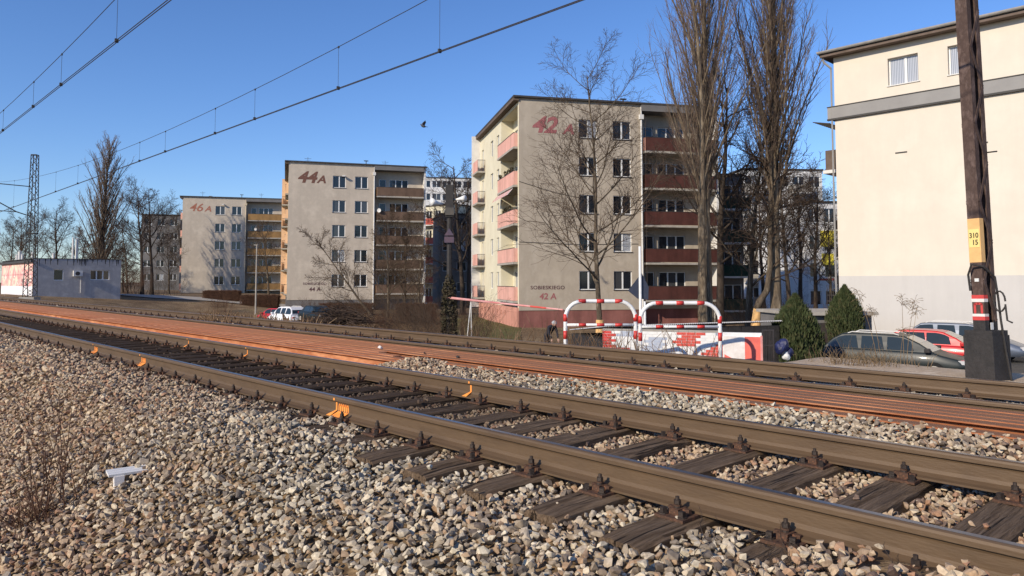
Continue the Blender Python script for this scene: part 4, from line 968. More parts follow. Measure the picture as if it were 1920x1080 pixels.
# low workshop at the far left, parallel to the track
def workshop():
    a = P(62, 527, 70); H = P(62, 485, 70).z; zb_ = -.8
    root = empty('workshop', (a.x, a.y, zb_), R(90) - R(46.6), 'low flat workshop with shaded blue-grey wall and a sprayed white left side', 'building')
    Wd, Dp, h = 7.6, 16, H - zb_
    # local x runs right and away; +y runs left and away
    g = lambda px: ((px-960)/F*70 - a.x)/(math.cos(R(43.4)) - (px-960)/F*math.sin(R(43.4)))
    w1 = (g(101), h-2.05, g(120), h-1.0); w2 = (g(170), h-2.0, g(206), h-1.05)
    mb = MB(); wall_holes(mb, (0,0,0), (1,0,0), (0,1,0), Wd, h, [w1, w2], z0=-.5); mb.quad((Wd, 0, -.5), (Wd, Dp, -.5), (Wd, Dp, h), (Wd, 0, h)); mb.quad((0, Dp, -.5), (Wd, Dp, -.5), (Wd, Dp, h), (0, Dp, h)); mb.obj('front_wall', MT['palewall'], root)
    window(root, 'window', ((w1[0]+w1[2])/2, 0, w1[1]), 0, w1[2]-w1[0], 1.05, split=.02, gl='glass', sill=False); window(root, 'window', ((w2[0]+w2[2])/2, 0, w2[1]), 0, w2[2]-w2[0], .95, third=True, gl='glass', sill=False)
    mb = MB(); hl = [(Dp-y-1.0, 1.2, Dp-y, 2.0) for y in (4.2, 2.3)]
    wall_holes(mb, (0, Dp, 0), (0,-1,0), (1,0,0), Dp, h-.35, hl, z0=-.5); mb.obj('graffiti_wall', MT['graf'], root)
    for y in (4.7-.0, 2.8): window(root, 'window', (0, y, 1.2), -math.pi/2, 1.0, .8, gl='glass', sill=False)
    mb = MB(); mb.box(-.25, .0-.004, -.1, Dp, h-.35, h-.1); mb.box(-.02, Wd+.02, -.02, Dp, h+.003, h+.06); mb.obj('roof', MT['darktrim'], root)
    mb = MB(); r = np.random.RandomState(4)
    for q in range(34):
        x = r.uniform(.1, Wd-.1); l = r.uniform(.15, .7); ww = r.uniform(.04, .12); mb.add([(x, -.012, h), (x+ww, -.012, h), (x+ww*.7, -.012, h-l), (x+ww*.3, -.012, h-l)], [(0, 3, 2, 1)])
    mb.obj('water_stain', MT['darktrim'], root)
    x = g(146); mb = MB(); mb.box(x-.4, x+.4, -.32, -.02, h-1.65, h-1.1); mb.tube([(x-.05, -.33, h-1.38), (x-.05, -.35, h-1.38)], .2, 12, 1); mb.tube([(x+.3, -.05, h-1.6), (x+.3, -.05, .6)], .03, 5); mb.obj('air_conditioner', [MT['whitetrim'], MT['iron']], root)
    for (xx, yy, hh, rr) in ((1.9, 1.5, .5, .12), (.2, 1.8, .55, .1), (3.9, 3.0, 2.2, .09), (4.3, 3.2, 2.1, .13), (.1, 6, .5, .1), (.4, 9, .9, .16), (.5, 11, .6, .12)):
        mb = MB(); mb.tube([(xx, yy, h), (xx, yy, h+hh)], rr, 8); mb.tube([(xx, yy, h+hh+.05), (xx, yy, h+hh+.12)], [rr*1.5, rr*.4], 8); mb.obj('roof_vent', MT['whitetrim'], root)
def grafmat():
    m, n, l, b = newmat('sprayed_white_wall'); b.inputs['Roughness'].default_value = .85
    tc = n.new('ShaderNodeTexCoord'); nz = n.new('ShaderNodeTexNoise'); nz.inputs['Scale'].default_value = .7; nz.inputs['Detail'].default_value = 3; nz.inputs['Distortion'].default_value = 1.6; l.new(tc.outputs['Object'], nz.inputs[0])
    r = ramp(n, l, nz.outputs[0], [(.36, (.80,.68,.52)), (.46, (.78,.52,.42)), (.55, (.70,.25,.25)), (.66, (.82,.70,.6))])
    sp = n.new('ShaderNodeSeparateXYZ'); l.new(tc.outputs['Object'], sp.inputs[0]); gt = n.new('ShaderNodeMath'); gt.operation = 'GREATER_THAN'; gt.inputs[1].default_value = 1.25; l.new(sp.outputs[2], gt.inputs[0])
    mx = n.new('ShaderNodeMix'); mx.data_type = 'RGBA'; l.new(gt.outputs[0], mx.inputs[0]); mx.inputs[6].default_value = (.82,.80,.80,1); l.new(r.outputs[0], mx.inputs[7]); l.new(mx.outputs[2], b.inputs['Base Color']); return m
MT['graf'] = grafmat()
workshop()

# ------------------------------------------------------------------ trees
def grow(out, r, p, d, L, rad, lev, Lv):
    """Lv[lev] = dict(seg, wan, up, n, ang, len, rad, st, k)"""
    c = Lv[lev]; n = c['seg']; pts = [p.copy()]; q = p.copy(); dd = d.copy()
    for i in range(n):
        dd = dd + r.normal(size=3)*c['wan']; dd[2] += c['up']; dd /= np.linalg.norm(dd); q = q + dd*L/n; pts.append(q.copy())
    pts = np.array(pts); tp = c.get('tip', .25); rr = rad*(1 - (1-tp)*np.linspace(0, 1, n+1)**c.get('pw', 1))
    out.append((pts, rr, c['k'], lev))
    if lev + 1 >= len(Lv): return
    e = Lv[lev+1]; m = c['n']; ph = r.uniform(0, 6.28)
    for i in range(m):
        f = c['st'] + (1 - c['st'])*((i + r.uniform(.1, .9))/m); x = f*n; a = min(int(x), n-1); u = x - a
        base = pts[a]*(1-u) + pts[a+1]*u; ax = pts[a+1] - pts[a]; ax /= np.linalg.norm(ax)
        ph += 2.4 + r.uniform(-.5, .5); ref = np.array([0,0,1.]) if abs(ax[2]) < .9 else np.array([1.,0,0]); s1 = np.cross(ax, ref); s1 /= np.linalg.norm(s1); s2 = np.cross(ax, s1)
        an = math.radians(c['ang']*r.uniform(.7, 1.3)); nd = ax*math.cos(an) + (s1*math.cos(ph) + s2*math.sin(ph))*math.sin(an)
        sh = c.get('shape', lambda f: 1 - .6*f)(f)
        ln = L*c['len']*sh*r.uniform(.65, 1.2); rb_ = min(rr[a]*.8, rad*c['rad']*sh*r.uniform(.8, 1.15))
        grow(out, r, base, nd, ln, max(rb_, e.get('rmin', .004)), lev+1, Lv)
def tree_meshes(seed, H, rad, Lv, barkm, twigm, lean=(0,0), trunk_levels=1, extra=None):
    r = np.random.RandomState(seed); out = []
    grow(out, r, np.zeros(3), np.array([lean[0], lean[1], 1.]) , H, rad, 0, Lv)
    if extra: extra(out, r)
    tr = [(p, q, k) for p, q, k, l in out if l < trunk_levels]; br = [(p, q, k) for p, q, k, l in out if trunk_levels <= l < trunk_levels+1]; tw = [(p, q, k) for p, q, k, l in out if l > trunk_levels]
    tr = [(p, np.concatenate([[q[0]*1.35], q[1:]]) if i == 0 else q, k) for i, (p, q, k) in enumerate(tr)]
    ms = [('trunk', mesh_np('trunk', *tubes_np(tr), MT[barkm], True))]
    if br: ms.append(('limbs', mesh_np('limbs', *tubes_np(br), MT[barkm], True)))
    if tw: ms.append(('twigs', mesh_np('twigs', *tubes_np(tw), MT[twigm])))
    return ms, sum(len(m.polygons) for _, m in ms)
def plant(ms, loc, rot, label, cat='tree', name='bare_tree', s=1.0, group=None, sz=None):
    o = empty(name, loc, rot, label, cat, group); o.scale = (s, s, sz or s)
    for n_, m in ms: link(n_, m, o)
    return o
def gl(px, Y):
    X = (px-960)/F*Y*1.0; return Vector((X, Y, zxy(X, Y) - .05))
def pop_levels(n=80, st=.24, rm=.0075, ln=.40, n2=20, n3=6, ang=17):
    return [dict(seg=14, wan=.02, up=.02, n=n, ang=ang, len=ln, rad=.29, st=st, k=10, tip=.12, shape=lambda f: (1.2 - .95*f)*min(1, .5 + f*1.6)),
       dict(seg=8, wan=.04, up=.03, n=n2, ang=22, len=.22, rad=.32, st=.06, k=4, tip=.3, shape=lambda f: 1.1 - .45*f),
       dict(seg=3, wan=.07, up=.16, n=n3, ang=24, len=.55, rad=.5, st=.1, k=3, rmin=rm, tip=.4, shape=lambda f: 1),
       dict(seg=2, wan=.12, up=.10, n=0, ang=0, len=0, rad=0, st=0, k=3, rmin=rm*.75, tip=.5)]
POP = pop_levels()
def spread(n0=14, a0=52, up=.03, st=.3, dens=1.0, wan=.07, rm=1.0, l0=.42):
    return [dict(seg=10, wan=.03, up=.02, n=n0, ang=a0, len=l0, rad=.42, st=st, k=8, tip=.15, shape=lambda f: 1.08 - .72*f),
       dict(seg=8, wan=wan, up=up, n=int(9*dens), ang=38, len=.52, rad=.5, st=.2, k=5, tip=.22, shape=lambda f: 1.1 - .55*f),
       dict(seg=6, wan=.085, up=.02, n=int(7*dens), ang=38, len=.52, rad=.55, st=.15, k=3, rmin=.009*rm, tip=.35, shape=lambda f: 1.1-.5*f),
       dict(seg=4, wan=.10, up=.015, n=int(3*dens), ang=36, len=.55, rad=.6, st=.2, k=3, rmin=.0072*rm, tip=.45, shape=lambda f: 1),
       dict(seg=2, wan=.12, up=.01, n=0, ang=0, len=0, rad=0, st=0, k=3, rmin=.0055*rm, tip=.6)]
ntri = 0
def mk(*a, **k):
    global ntri
    ms, t = tree_meshes(*a, **k); ntri += t*2; return ms
popA = mk(3, 27, .34, POP, 'barkpale', 'twigpop')
plant(popA, gl(1452, 42), .4, 'tall poplar with one straight thick trunk, right of the two big poplars', name='poplar_tree')
def stems(out, r):
    for lx_, ly_, h, rd, ln in ((-.75, .1, 24, .20, (-.045, 0)), (.35, .4, 25, .17, (.03, .02)), (-.2, -.3, 20, .13, (-.02, .03))):
        L2 = pop_levels(26, .28, n2=18, n3=5); grow(out, r, np.array([lx_, ly_, 0.]), np.array([ln[0], ln[1], 1.]), h, rd, 0, L2)
popB = mk(8, 26, .30, pop_levels(38, .26, n2=18, n3=5), 'barkpale', 'twigpop', extra=stems)
plant(popB, gl(1326, 40.5), 1.2, 'many-stemmed tall poplar in front of the red balconies, left of the two', name='poplar_tree')
popC = mk(14, 22, .38, pop_levels(120, .05, .017, .42, 13, 4, 24), 'bark', 'twigpop')
plant(popC, P(186, 543, 104) - Vector((0, 0, 1.0)), 2.2, 'distant columnar poplar rising above the low workshop', name='poplar_tree', s=1.05, sz=.97)
fr = mk(21, 14.2, .15, spread(26, 58, .085, .22, 1.1, .05, 1.15, .45), 'bark', 'twig')
ft = plant(fr, gl(1124, 35), 0.3, 'slender bare tree with yellow painted trunk foot, before the 42 A wall', s=1, sz=.93)
mb = MB(); mb.tube([(0, 0, .2), (0, 0, 1.75)], [.235, .185], 12); mb.obj('painted_band', MT['yellow'], ft)
trA = mk(31, 12, .22, spread(16, 52, .05, .26, 1.0, .07, 1.7, .5), 'barkdark', 'twigdark')
trB = mk(32, 11, .18, spread(15, 47, .06, .22, 1.0, .08, 1.7, .5), 'bark', 'twig')
trD = mk(37, 10, .2, spread(24, 60, .04, .12, 1.0, .09, 2.4, .5), 'barkdark', 'twigred')
trC = mk(33, 9, .13, spread(14, 38, .09, .10, 1.15, .12, 1.6), 'bark', 'twig')
def rightcurve(out, r):
    pass
plant(trA, gl(1348, 46), 2.0, 'dark leaning tree between the two big poplars', s=1.28, name='bare_tree')
# wide branch tree tucked left of the right poplar, its sawn yellow stump
plant(trB, gl(1400, 44), 4.2, 'thin spreading tree right beside the thick poplar trunk', s=1.15)
st = gl(1413, 41.5); rt = empty('leaning_tree', st, 0, 'crooked small tree with an orange painted foot leaning on the right poplar', 'tree')
mb = MB(); mb.tube([(0, 0, 0), (.05, 0, 1.0), (.15, 0, 1.9)], [.36, .26, .2], 12); mb.obj('painted_foot', MT['yellow'], rt)
mb = MB(); mb.tube([(.12, 0, 1.85), (.3, 0, 2.3), (.75, .1, 2.9), (.95, .1, 4.2), (1.0, .1, 7.0), (1.15, .1, 11)], [.2, .19, .17, .15, .11, .04], 10); mb.obj('trunk', MT['bark'], rt, smooth_=True)
V = []
rr_ = np.random.RandomState(6); out = []
for q in range(12):
    grow(out, rr_, np.array([1.0, .1, 3.5 + q*.6]), np.array([rr_.uniform(-1, 1), rr_.uniform(-1, 1), .6]), 2.6, .05, 2, spread())
link('twigs', mesh_np('twigs', *tubes_np([(a, b, c) for a, b, c, d in out]), MT['twigdark']), rt)
# dark trees before the white block and at the gap
for px, Y, s, rot, m, lb in ((1478, 58, .95, .5, trA, 'dark tree immediately right of the thick poplar trunk'), (1527, 60, .92, 1.7, trA, 'twin-stemmed dark tree standing before the white block at the right'), (1556, 66, .85, 3.0, trB, 'dense dark tree at the edge of the cream building'),
        (1500, 70, 1.05, 4.4, trA, 'farther dark tree seen between the poplar and the cream building'), (1385, 70, 1.1, 2.6, trB, 'bare tree before the dim block with green nets'), (1430, 75, 1.1, .9, trA, 'bare tree behind the right poplar trunk, before the white block'),
        (868, 74, 1.25, .3, trA, 'dark bare tree at the left end of the 42 A block'), (880, 95, 1.4, 5.0, trA, 'high dark crown showing left of the 42 A roof'),
        (268, 92, 1.05, .2, trA, 'left of two slim dark trees between workshop and 46 A block'), (286, 95, 1.08, 1.2, trA, 'right of two slim dark trees between workshop and 46 A block'), (318, 108, .75, 3.4, trB, 'bare tree directly at the left edge of the 46 A block'), (345, 150, 1.4, 2.3, trB, 'bare tree rising behind the roof of the 46 A block'),
        (66, 100, .95, 4, trB, 'bare tree behind the workshop, just right of the mast'), (105, 104, 1.0, 5.5, trA, 'bare tree behind the workshop left of the distant poplar'), (20, 110, .95, .7, trB, 'leftmost bare tree at the picture edge'), (40, 125, 1.0, 1.9, trA, 'second bare tree from the left picture edge'), (232, 118, .7, 2.9, trD, 'brown dense tree behind the gap right of the workshop'), (180, 122, .8, 1.9, trD, 'brown dense tree right behind the workshop roof vents'), (240, 104, .9, 2.9, trB, 'bare tree at the right foot of the distant poplar'), (150, 112, .9, 4.9, trD, 'dark dense tree at the left foot of the distant poplar'),
        (213, 116, .85, .4, trD, 'dark dense tree behind the right corner of the workshop'), (470, 160, 1.1, 1.1, trB, 'bare tree top showing above the 46 A roof'), (500, 150, .9, 4.1, trB, 'bare tree before the ochre balconies far back')):
    plant(m, gl(px, Y) if Y > 30 else gl(px, Y), rot, lb, s=s)
plant(trB, gl(505, 98), 2.0, 'bare tree spreading before the ochre balconies of the 46 A block', s=.9)
tl = mk(44, 9.0, .12, spread(14, 42, .03, .15, 1.1, .09, 1.6), 'bark', 'twig', lean=(-.75, 0))
plant(tl, gl(702, 66), 0, 'leaning bare tree with a bent trunk before the 44A wall', s=1.0)
for px, Y, s, rot, lb in ((728, 67, 1.0, 1.0, 'pale slender tree before the brown balconies of the 44A block'), (758, 70, 1.05, 2.2, 'bare many-branched tree before the brown balconies, right one'), (785, 64, .8, 3.3, 'small bare tree at the right edge of the 44A block')):
    plant(trC, gl(px, Y), rot, lb, s=s)

# bushes and hedges
def bush_mesh(seed, n, h, w_, mat, up=1.6, rad=.008):
    r = np.random.RandomState(seed); out = []
    L = [dict(seg=4, wan=.12, up=.05, n=7, ang=28, len=.45, rad=.55, st=.25, k=3, tip=.35), dict(seg=3, wan=.16, up=.03, n=4, ang=35, len=.5, rad=.6, st=.2, k=3, rmin=.004, shape=lambda f: 1), dict(seg=2, wan=.2, up=0, n=0, ang=0, len=0, rad=0, st=0, k=3, rmin=.003, tip=.5)]
    for i in range(n):
        a = r.uniform(0, 6.28); q = r.uniform(0, 1)**.5; p = np.array([math.cos(a)*q*w_*.35, math.sin(a)*q*w_*.35, 0.])
        d = np.array([math.cos(a)*q, math.sin(a)*q, up]); d /= np.linalg.norm(d); grow(out, r, p, d, h*r.uniform(.6, 1.1), rad, 0, L)
    return [('twigs', mesh_np('twigs', *tubes_np([(a, b, c) for a, b, c, _ in out]), MT[mat]))]
bu1 = bush_mesh(1, 38, 1.9, 2.2, 'twigred'); bu2 = bush_mesh(2, 30, 2.6, 2.4, 'twig'); bu3 = bush_mesh(3, 45, 1.2, 1.8, 'drygrass', 1.4, .006)
def hedge_mesh(seed, n):
    r = np.random.RandomState(seed); a = r.uniform(-1, 1, (n, 3)); a[:, 2] = r.uniform(0, 1, n)**.7
    k = r.rand(n) < .75; ax = r.randint(0, 3, n); a[k & (ax == 0), 1] = -1 + r.uniform(0, .3, (k & (ax == 0)).sum()); a[k & (ax == 1), 2] = 1 - r.uniform(0, .25, (k & (ax == 1)).sum())
    a[:, 1] *= 1 - .25*a[:, 2]**3; a[:, 2] *= 1 - .12*np.sin(a[:, 0]*9)**2*.6
    d = r.normal(size=(n, 3)); d[:, 2] = np.abs(d[:, 2]) + .5; d /= np.linalg.norm(d, axis=1, keepdims=True); L = r.uniform(.05, .16, (n, 1))
    br = [(np.array([p, p + q*l]), np.array([.007, .003]), 3) for p, q, l in zip(a*np.array([1, .6, 1.1]), d, L)]
    return [('twigs', mesh_np('twigs', *tubes_np(br), MT['twigred']))]
hd = hedge_mesh(5, 15000)
def hedge(px0, px1, Y, h, lb):
    a, b = gl(px0, Y), gl(px1, Y); o = plant(hd, (a + b)/2, 0, lb, 'hedge', 'clipped_hedge'); o.scale = ((b.x-a.x)/2, 1.2, h)
    # dense woody core of the hedge
    mb = MB(); mb.box(-.93, .93, -.33, .42, 0, .84); o2 = mb.obj('branch_core', MT['twigred'], o)
hedge(385, 452, 88, 1.1, 'leftmost clipped brown hedge, below the 46 A block'); hedge(455, 525, 84, 1.2, 'clipped brown hedge below the ochre balconies'); hedge(604, 700, 74, 1.3, 'long brown hedge along the foot of the 44A block')
hedge(745, 818, 58, 1.5, 'dense brown hedge right of the 44A block'); hedge(1236, 1330, 38, 1.0, 'dark hedge at the foot of the left poplar')
for px, Y, s, rot, m, lb in ((588, 72, 1.2, 0, bu1, 'rounded reddish bush beside the white parked car'), (640, 66, .8, 1, bu1, 'low reddish bush before the long hedge of 44A'), (700, 58, 1.25, 2, bu2, 'tall loose bush at the foot of the leaning tree'), (735, 54, 1.0, 3, bu2, 'loose pale bush before the brown balconies'),
        (775, 50, .9, 4, bu2, 'bush nearest the dense brown hedge'), (815, 52, 1.1, 5, bu1, 'bush left of the ivy-covered signal post'), (300, 90, 1.3, 1, bu2, 'bush at the foot of the two slim dark trees'), (258, 88, 1.6, 2, bu1, 'brown bush right of the workshop'), (235, 92, 1.7, 4, bu1, 'brown bush at the corner behind the workshop'),
        (330, 95, 1.1, 3, bu2, 'bush at the left foot of the 46 A block'), (668, 60, 1.1, 1.5, bu2, 'tan bush right of the heap of cut branches'), (722, 49, .9, 2.5, bu1, 'low red-brown bush nearest the line before the leaning tree'), (757, 55, 1.1, .5, bu2, 'tan-brown bush between the pale slender tree and the brown hedge'), (795, 46, .9, 3.5, bu2, 'loose tan bush before the right end of the brown hedge'), (420, 76, 1.0, 1.8, bu1, 'low red-brown bush before the leftmost clipped hedge'), (1420, 46, 1.2, 2, bu2, 'dark bush between the poplar trunks'), (1500, 44, 1.2, 4, bu1, 'bush behind the left conifer'), (1375, 45, 1.0, 1, bu2, 'bush behind the dark shed'), (1545, 28.5, .75, 3, bu1, 'small dark red bush between the two conifers'), (1470, 50, 1.3, 0, bu2, 'bush right of the thick poplar trunk'), (1262, 18.6, .5, 1, bu1, 'rust coloured bush between the barriers and the painted wall, left one'), (1322, 18.5, .45, 3, bu1, 'rust coloured bush right before the white part of the painted wall'), (1150, 19.2, .42, 5, bu1, 'small dry bush beside the yellow tree foot')):
    plant(m, gl(px, Y), rot, lb, 'bush', 'bare_bush', s)
# dry weeds along the far shoulder
def weeds(name, lb, n, fn, h, mat, sp=.12, cat='weeds', k=1.0):
    br = []; r = np.random.RandomState(len(lb))
    for i in range(n):
        x, y = fn(r)
        if name == 'scrub' and 46 < y < 74 and -.36*y < x < -.27*y: continue
        z = zxy(x, y) - .02; L = h*r.uniform(.3, 1.2); d = np.array([r.normal()*.35, r.normal()*.35, 1.]); p = np.array([x, y, z]); q = p + d*L*.55; e = q + (d + r.normal(size=3)*.4)*L*.4
        br.append((np.array([p, q, e]), np.array([.0035, .003, .0012])*k*r.uniform(.8, 1.6), 3))
    o = link(name, mesh_np(name, *tubes_np(br), MT[mat])); tag(o, lb, cat, kind='stuff')
def strip(s0, s1, d0, d1):
    def f(r):
        v = W(r.uniform(s0, s1), r.uniform(d0, d1)); return v.x, v.y
    return f
weeds('dry_grass', 'dry brown weeds and dead stalks on the bank beyond the second track', 8000, strip(11, 50, 9.9, 13.5), .16, 'deadleaf', k=1.6)
weeds('dead_leaves', 'tangle of pale dead stalks on the crest beside the barriers', 3600, strip(6.4, 12.5, 10.2, 16.5), .6, 'deadleaf', k=1.5)
weeds('scrub', 'brown scrub covering the low ground before the blocks of flats', 14000, lambda r: (lambda Y: (r.uniform(-.42, -.08)*Y, Y))(r.uniform(20, 75)), .30, 'deadleaf', k=4.5)
weeds('dry_stalks', 'few dry grass tufts on the sandy crest before the parked cars', 260, lambda r: (lambda v: (v.x, v.y))(W(r.normal(4.75, .35), r.uniform(11.5, 12.6))), .30, 'drygrass')
# brush heap
rh = np.random.RandomState(9); br = []
for i in range(500):
    a = rh.uniform(0, 6.28); d = np.array([math.cos(a), math.sin(a)*.6, rh.uniform(-.25, .35)]); L = rh.uniform(.5, 1.6); p = rh.normal(size=3)*np.array([1.1, .6, .0]); p[2] = abs(rh.normal())*.35*(1 - min(1, abs(p[0])/2.6)) + .1; br.append((np.array([p - d*L/2, p + rh.normal(size=3)*.05, p + d*L/2]), np.array([.012, .014, .006])*rh.uniform(.6, 2), 3))
hp = link('brush_heap', mesh_np('brush_heap', *tubes_np(br), MT['twigdark']), None, gl(640, 52) + Vector((0, 0, .3)), (0, 0, 0), (1.25, 1, 1.6)); tag(hp, 'heap of cut dark branches right of the white parked car', 'brush heap')

# conifers
def thuja(seed, H, rw, n):
    r = np.random.RandomState(seed); z = r.uniform(0, 1, n)**.85; a = r.uniform(0, 2*np.pi, n); prof = np.where(z < .3, .86 + z*.47, 1.0*(1 - ((z-.3)/.7)**2.7)); prof = np.clip(prof, .03, 1)
    lob = 1 + .13*np.sin(a*4 + z*6) + .10*np.sin(a*9 + 3*z*7); q = r.uniform(.62, 1.04, n)*lob
    C = np.stack([np.cos(a)*prof*rw*q, np.sin(a)*prof*rw*q, z*H*(1 - .03*q) + .05], 1)
    U = np.stack([np.cos(a)*.28, np.sin(a)*.28, np.ones(n)], 1) + r.normal(size=(n, 3))*.16; U /= np.linalg.norm(U, axis=1, keepdims=True)
    S = np.cross(U, r.normal(size=(n, 3))); S /= np.linalg.norm(S, axis=1, keepdims=True); L = r.uniform(.07, .17, (n, 1)); w_ = r.uniform(.012, .03, (n, 1))
    V = np.stack([C - U*L*.4, C + S*w_, C + U*L, C - S*w_], 1).reshape(-1, 3)
    mb = MB(); mb.tube([(0, 0, -.1), (0, 0, H*.85)], [rw*.16, .02], 8)
    zz = np.linspace(.03, .93, 12); pr = [(.86 + v*.47 if v < .3 else 1*(1 - ((v-.3)/.7)**2.7))*rw*.66 for v in zz]; cb = MB(); cb.tube([(0, 0, v*H) for v in zz], pr, 14)
    return [('foliage', mesh_np('foliage', V, np.arange(n*4).reshape(-1, 4), MT['thuja'])), ('trunk', mb.mesh('trunk', MT['barkdark'])), ('inner_foliage', cb.mesh('inner_foliage', MT['thuja'], True))]
th = thuja(5, 3.0, .76, 18000)
plant(th, gl(1489, 25.2), 0, 'bushy green conifer left of the two, beside the iron gate', 'conifer', 'conifer', 1.0, sz=.98)
plant(th, gl(1582, 33.6), 2, 'bushy green conifer beside the dark green parked car', 'conifer', 'conifer', .98, sz=1.05)

# dry stems at the left edge and twig tangle lower right
def stem_clump(px, py, n, h, lb, mat, name='dry_shrub', spreadv=.35, tang=False, rad=.0035):
    # where the sight line meets the ballast
    r_ = ray(px, py); t = 1.0
    for _ in range(400):
        x, y, z = r_[0]*t, r_[1]*t, CAMZ + r_[2]*t
        if z < zxy(x, y): break
        t += .02
    r = np.random.RandomState(px); out = []
    L = [dict(seg=7, wan=.03 if not tang else .3, up=.01, n=5, ang=28, len=.3, rad=.5, st=.3, k=4, tip=.4), dict(seg=3, wan=.12, up=.02, n=0, ang=0, len=0, rad=0, st=0, k=3, rmin=.0012, tip=.5)]
    for i in range(n):
        d = np.array([r.normal()*spreadv, r.normal()*spreadv, 1. if not tang else .15]); d /= np.linalg.norm(d); grow(out, r, np.array([r.normal()*.09, r.normal()*.09, -.02])*(1 if not tang else 2.2), d, h*r.uniform(.5, 1.15), rad, 0, L)
    root = empty(name, (x, y, zxy(x, y)), 0, lb, 'dry shrub'); mains = [(a, b, c) for a, b, c, l in out if l == 0]; tw = [(a, b, c) for a, b, c, l in out if l]
    link('stems', mesh_np('stems', *tubes_np(mains), MT[mat]), root); link('twigs', mesh_np('twigs', *tubes_np(tw), MT[mat]), root)
stem_clump(108, 960, 20, .85, 'tall thin reddish dry stems growing from the ballast at the left', 'twigred', spreadv=.26, rad=.0048)
stem_clump(60, 985, 60, .32, 'low dense dry twigs at the left picture edge', 'twigred', spreadv=.7)
stem_clump(1540, 1066, 90, .20, 'dark tangle of dry roots on the ballast at the bottom right', 'twigdark', spreadv=1.0, tang=True, rad=.0025)
# tall seed-head reeds before the pale wall
def reeds(px, Y, hs, lb):
    b = gl(px, Y); root = empty('seed_stalk', (b.x, b.y, zxy(b.x, b.y)), 0, lb, 'reed'); r = np.random.RandomState(px); 
    br = []; hd_ = []
    for (dx, h, ln) in hs:
        p = np.array([dx*.3, 0, 0]); pts = np.array([p + np.array([ln*(t**1.6), .05*t, h*t]) for t in np.linspace(0, 1, 8)]); br.append((pts, np.linspace(.006, .002, 8), 4)); tip = pts[-1]
        for q in range(26):
            a = r.uniform(0, 6.28); d = np.array([math.cos(a)*.9 + np.sign(ln)*.2, math.sin(a)*.9, r.uniform(-.5, .9)]); L = r.uniform(.05, .17); s = pts[-2] + (tip - pts[-2])*r.rand(); hd_.append((np.array([s, s + d*L*.6, s + d*L + np.array([0, 0, -.03])]), np.array([.0025, .0022, .004]), 3))
    link('stem', mesh_np('stem', *tubes_np(br), MT['drygrass']), root); link('seed_head', mesh_np('seed_head', *tubes_np(hd_), MT['drygrass']), root)
reeds(1640, 11.7, [(0, 1.20, -.28), (.2, .92, -.12)], 'dry seed stalks leaning left before the pale grey wall')
reeds(1690, 11.8, [(0, 1.12, .02), (.15, 1.05, .18), (-.2, .6, .1), (.4, .95, .14)], 'dry seed stalks standing upright before the pale grey wall')

# ------------------------------------------------------------------ railings, sheds, walls beside the line
def barrier(px0, px1, py, Y, lb):
    a, b = P(px0, py, Y), P(px1, py, Y + .1); Wd = b.x - a.x; H = 1.3; r0 = .048; zt = a.z
    root = empty('barrier', (a.x, Y, zt - H), 0, lb, 'barrier', 'red and white tube barriers'); cr = .42
    arc = lambda cx, s: [(cx + s*cr*math.cos(q), 0, H - r0 - cr + cr*math.sin(q)) for q in np.linspace(0, math.pi/2, 7)]
    pts = [(0, 0, -.3), (0, 0, .4)] + arc(cr, -1) + arc(Wd-cr, 1)[::-1] + [(Wd, 0, .4), (Wd, 0, -.3)]
    mb = MB(); mb.tube(pts, r0, 12); mb.obj('tube_frame', MT['barwhite'], root, smooth_=True)
    mb = MB(); zl_ = H - .62; mb.tube([(0, 0, zl_), (Wd, 0, zl_)], .036, 10); mb.obj('lower_rail', MT['barwhite'], root, smooth_=True)
    def bnd(p, q, r): m_ = MB(); m_.tube([p, q], r, 12); m_.obj('red_band', MT['barred'], root, smooth_=True)
    for f in (.24, .5, .76):
        x = Wd*f; bnd((x-.09, 0, H-r0), (x+.09, 0, H-r0), r0+.003); bnd((x-.09, 0, zl_), (x+.09, 0, zl_), .039)
    for x in (0, Wd): bnd((x, 0, zl_+.08), (x, 0, zl_+.26), r0+.003); bnd((x, 0, zl_-.34), (x, 0, zl_-.14), r0+.003)
barrier(1060, 1190, 561, 18, 'left one of the two red and white tube barriers'); barrier(1200, 1347, 564.5, 18, 'right one of the two red and white tube barriers, before the painted wall')

def bricks(x0, x1, z0, z1, y, mats_fn, root, bw=.25, bh=.075):
    me = {}
    rows = int((z1-z0)/bh)
    for i in range(rows):
        x = x0 - (bw/2 if i % 2 else 0)
        while x < x1 - .02:
            a, b = max(x, x0), min(x+bw-.012, x1)
            if b - a > .03:
                m = mats_fn((a+b)/2, z0+i*bh); key = (round(b-a, 2), m)
                if key not in me:
                    mb = MB(); mb.box(0, b-a, -.012, .1, 0, bh-.010); me[key] = mb.mesh('brick', MT[m])
                link('brick', me[key], root, (a, y + random.uniform(-.003, .003), z0+i*bh))
            x += bw
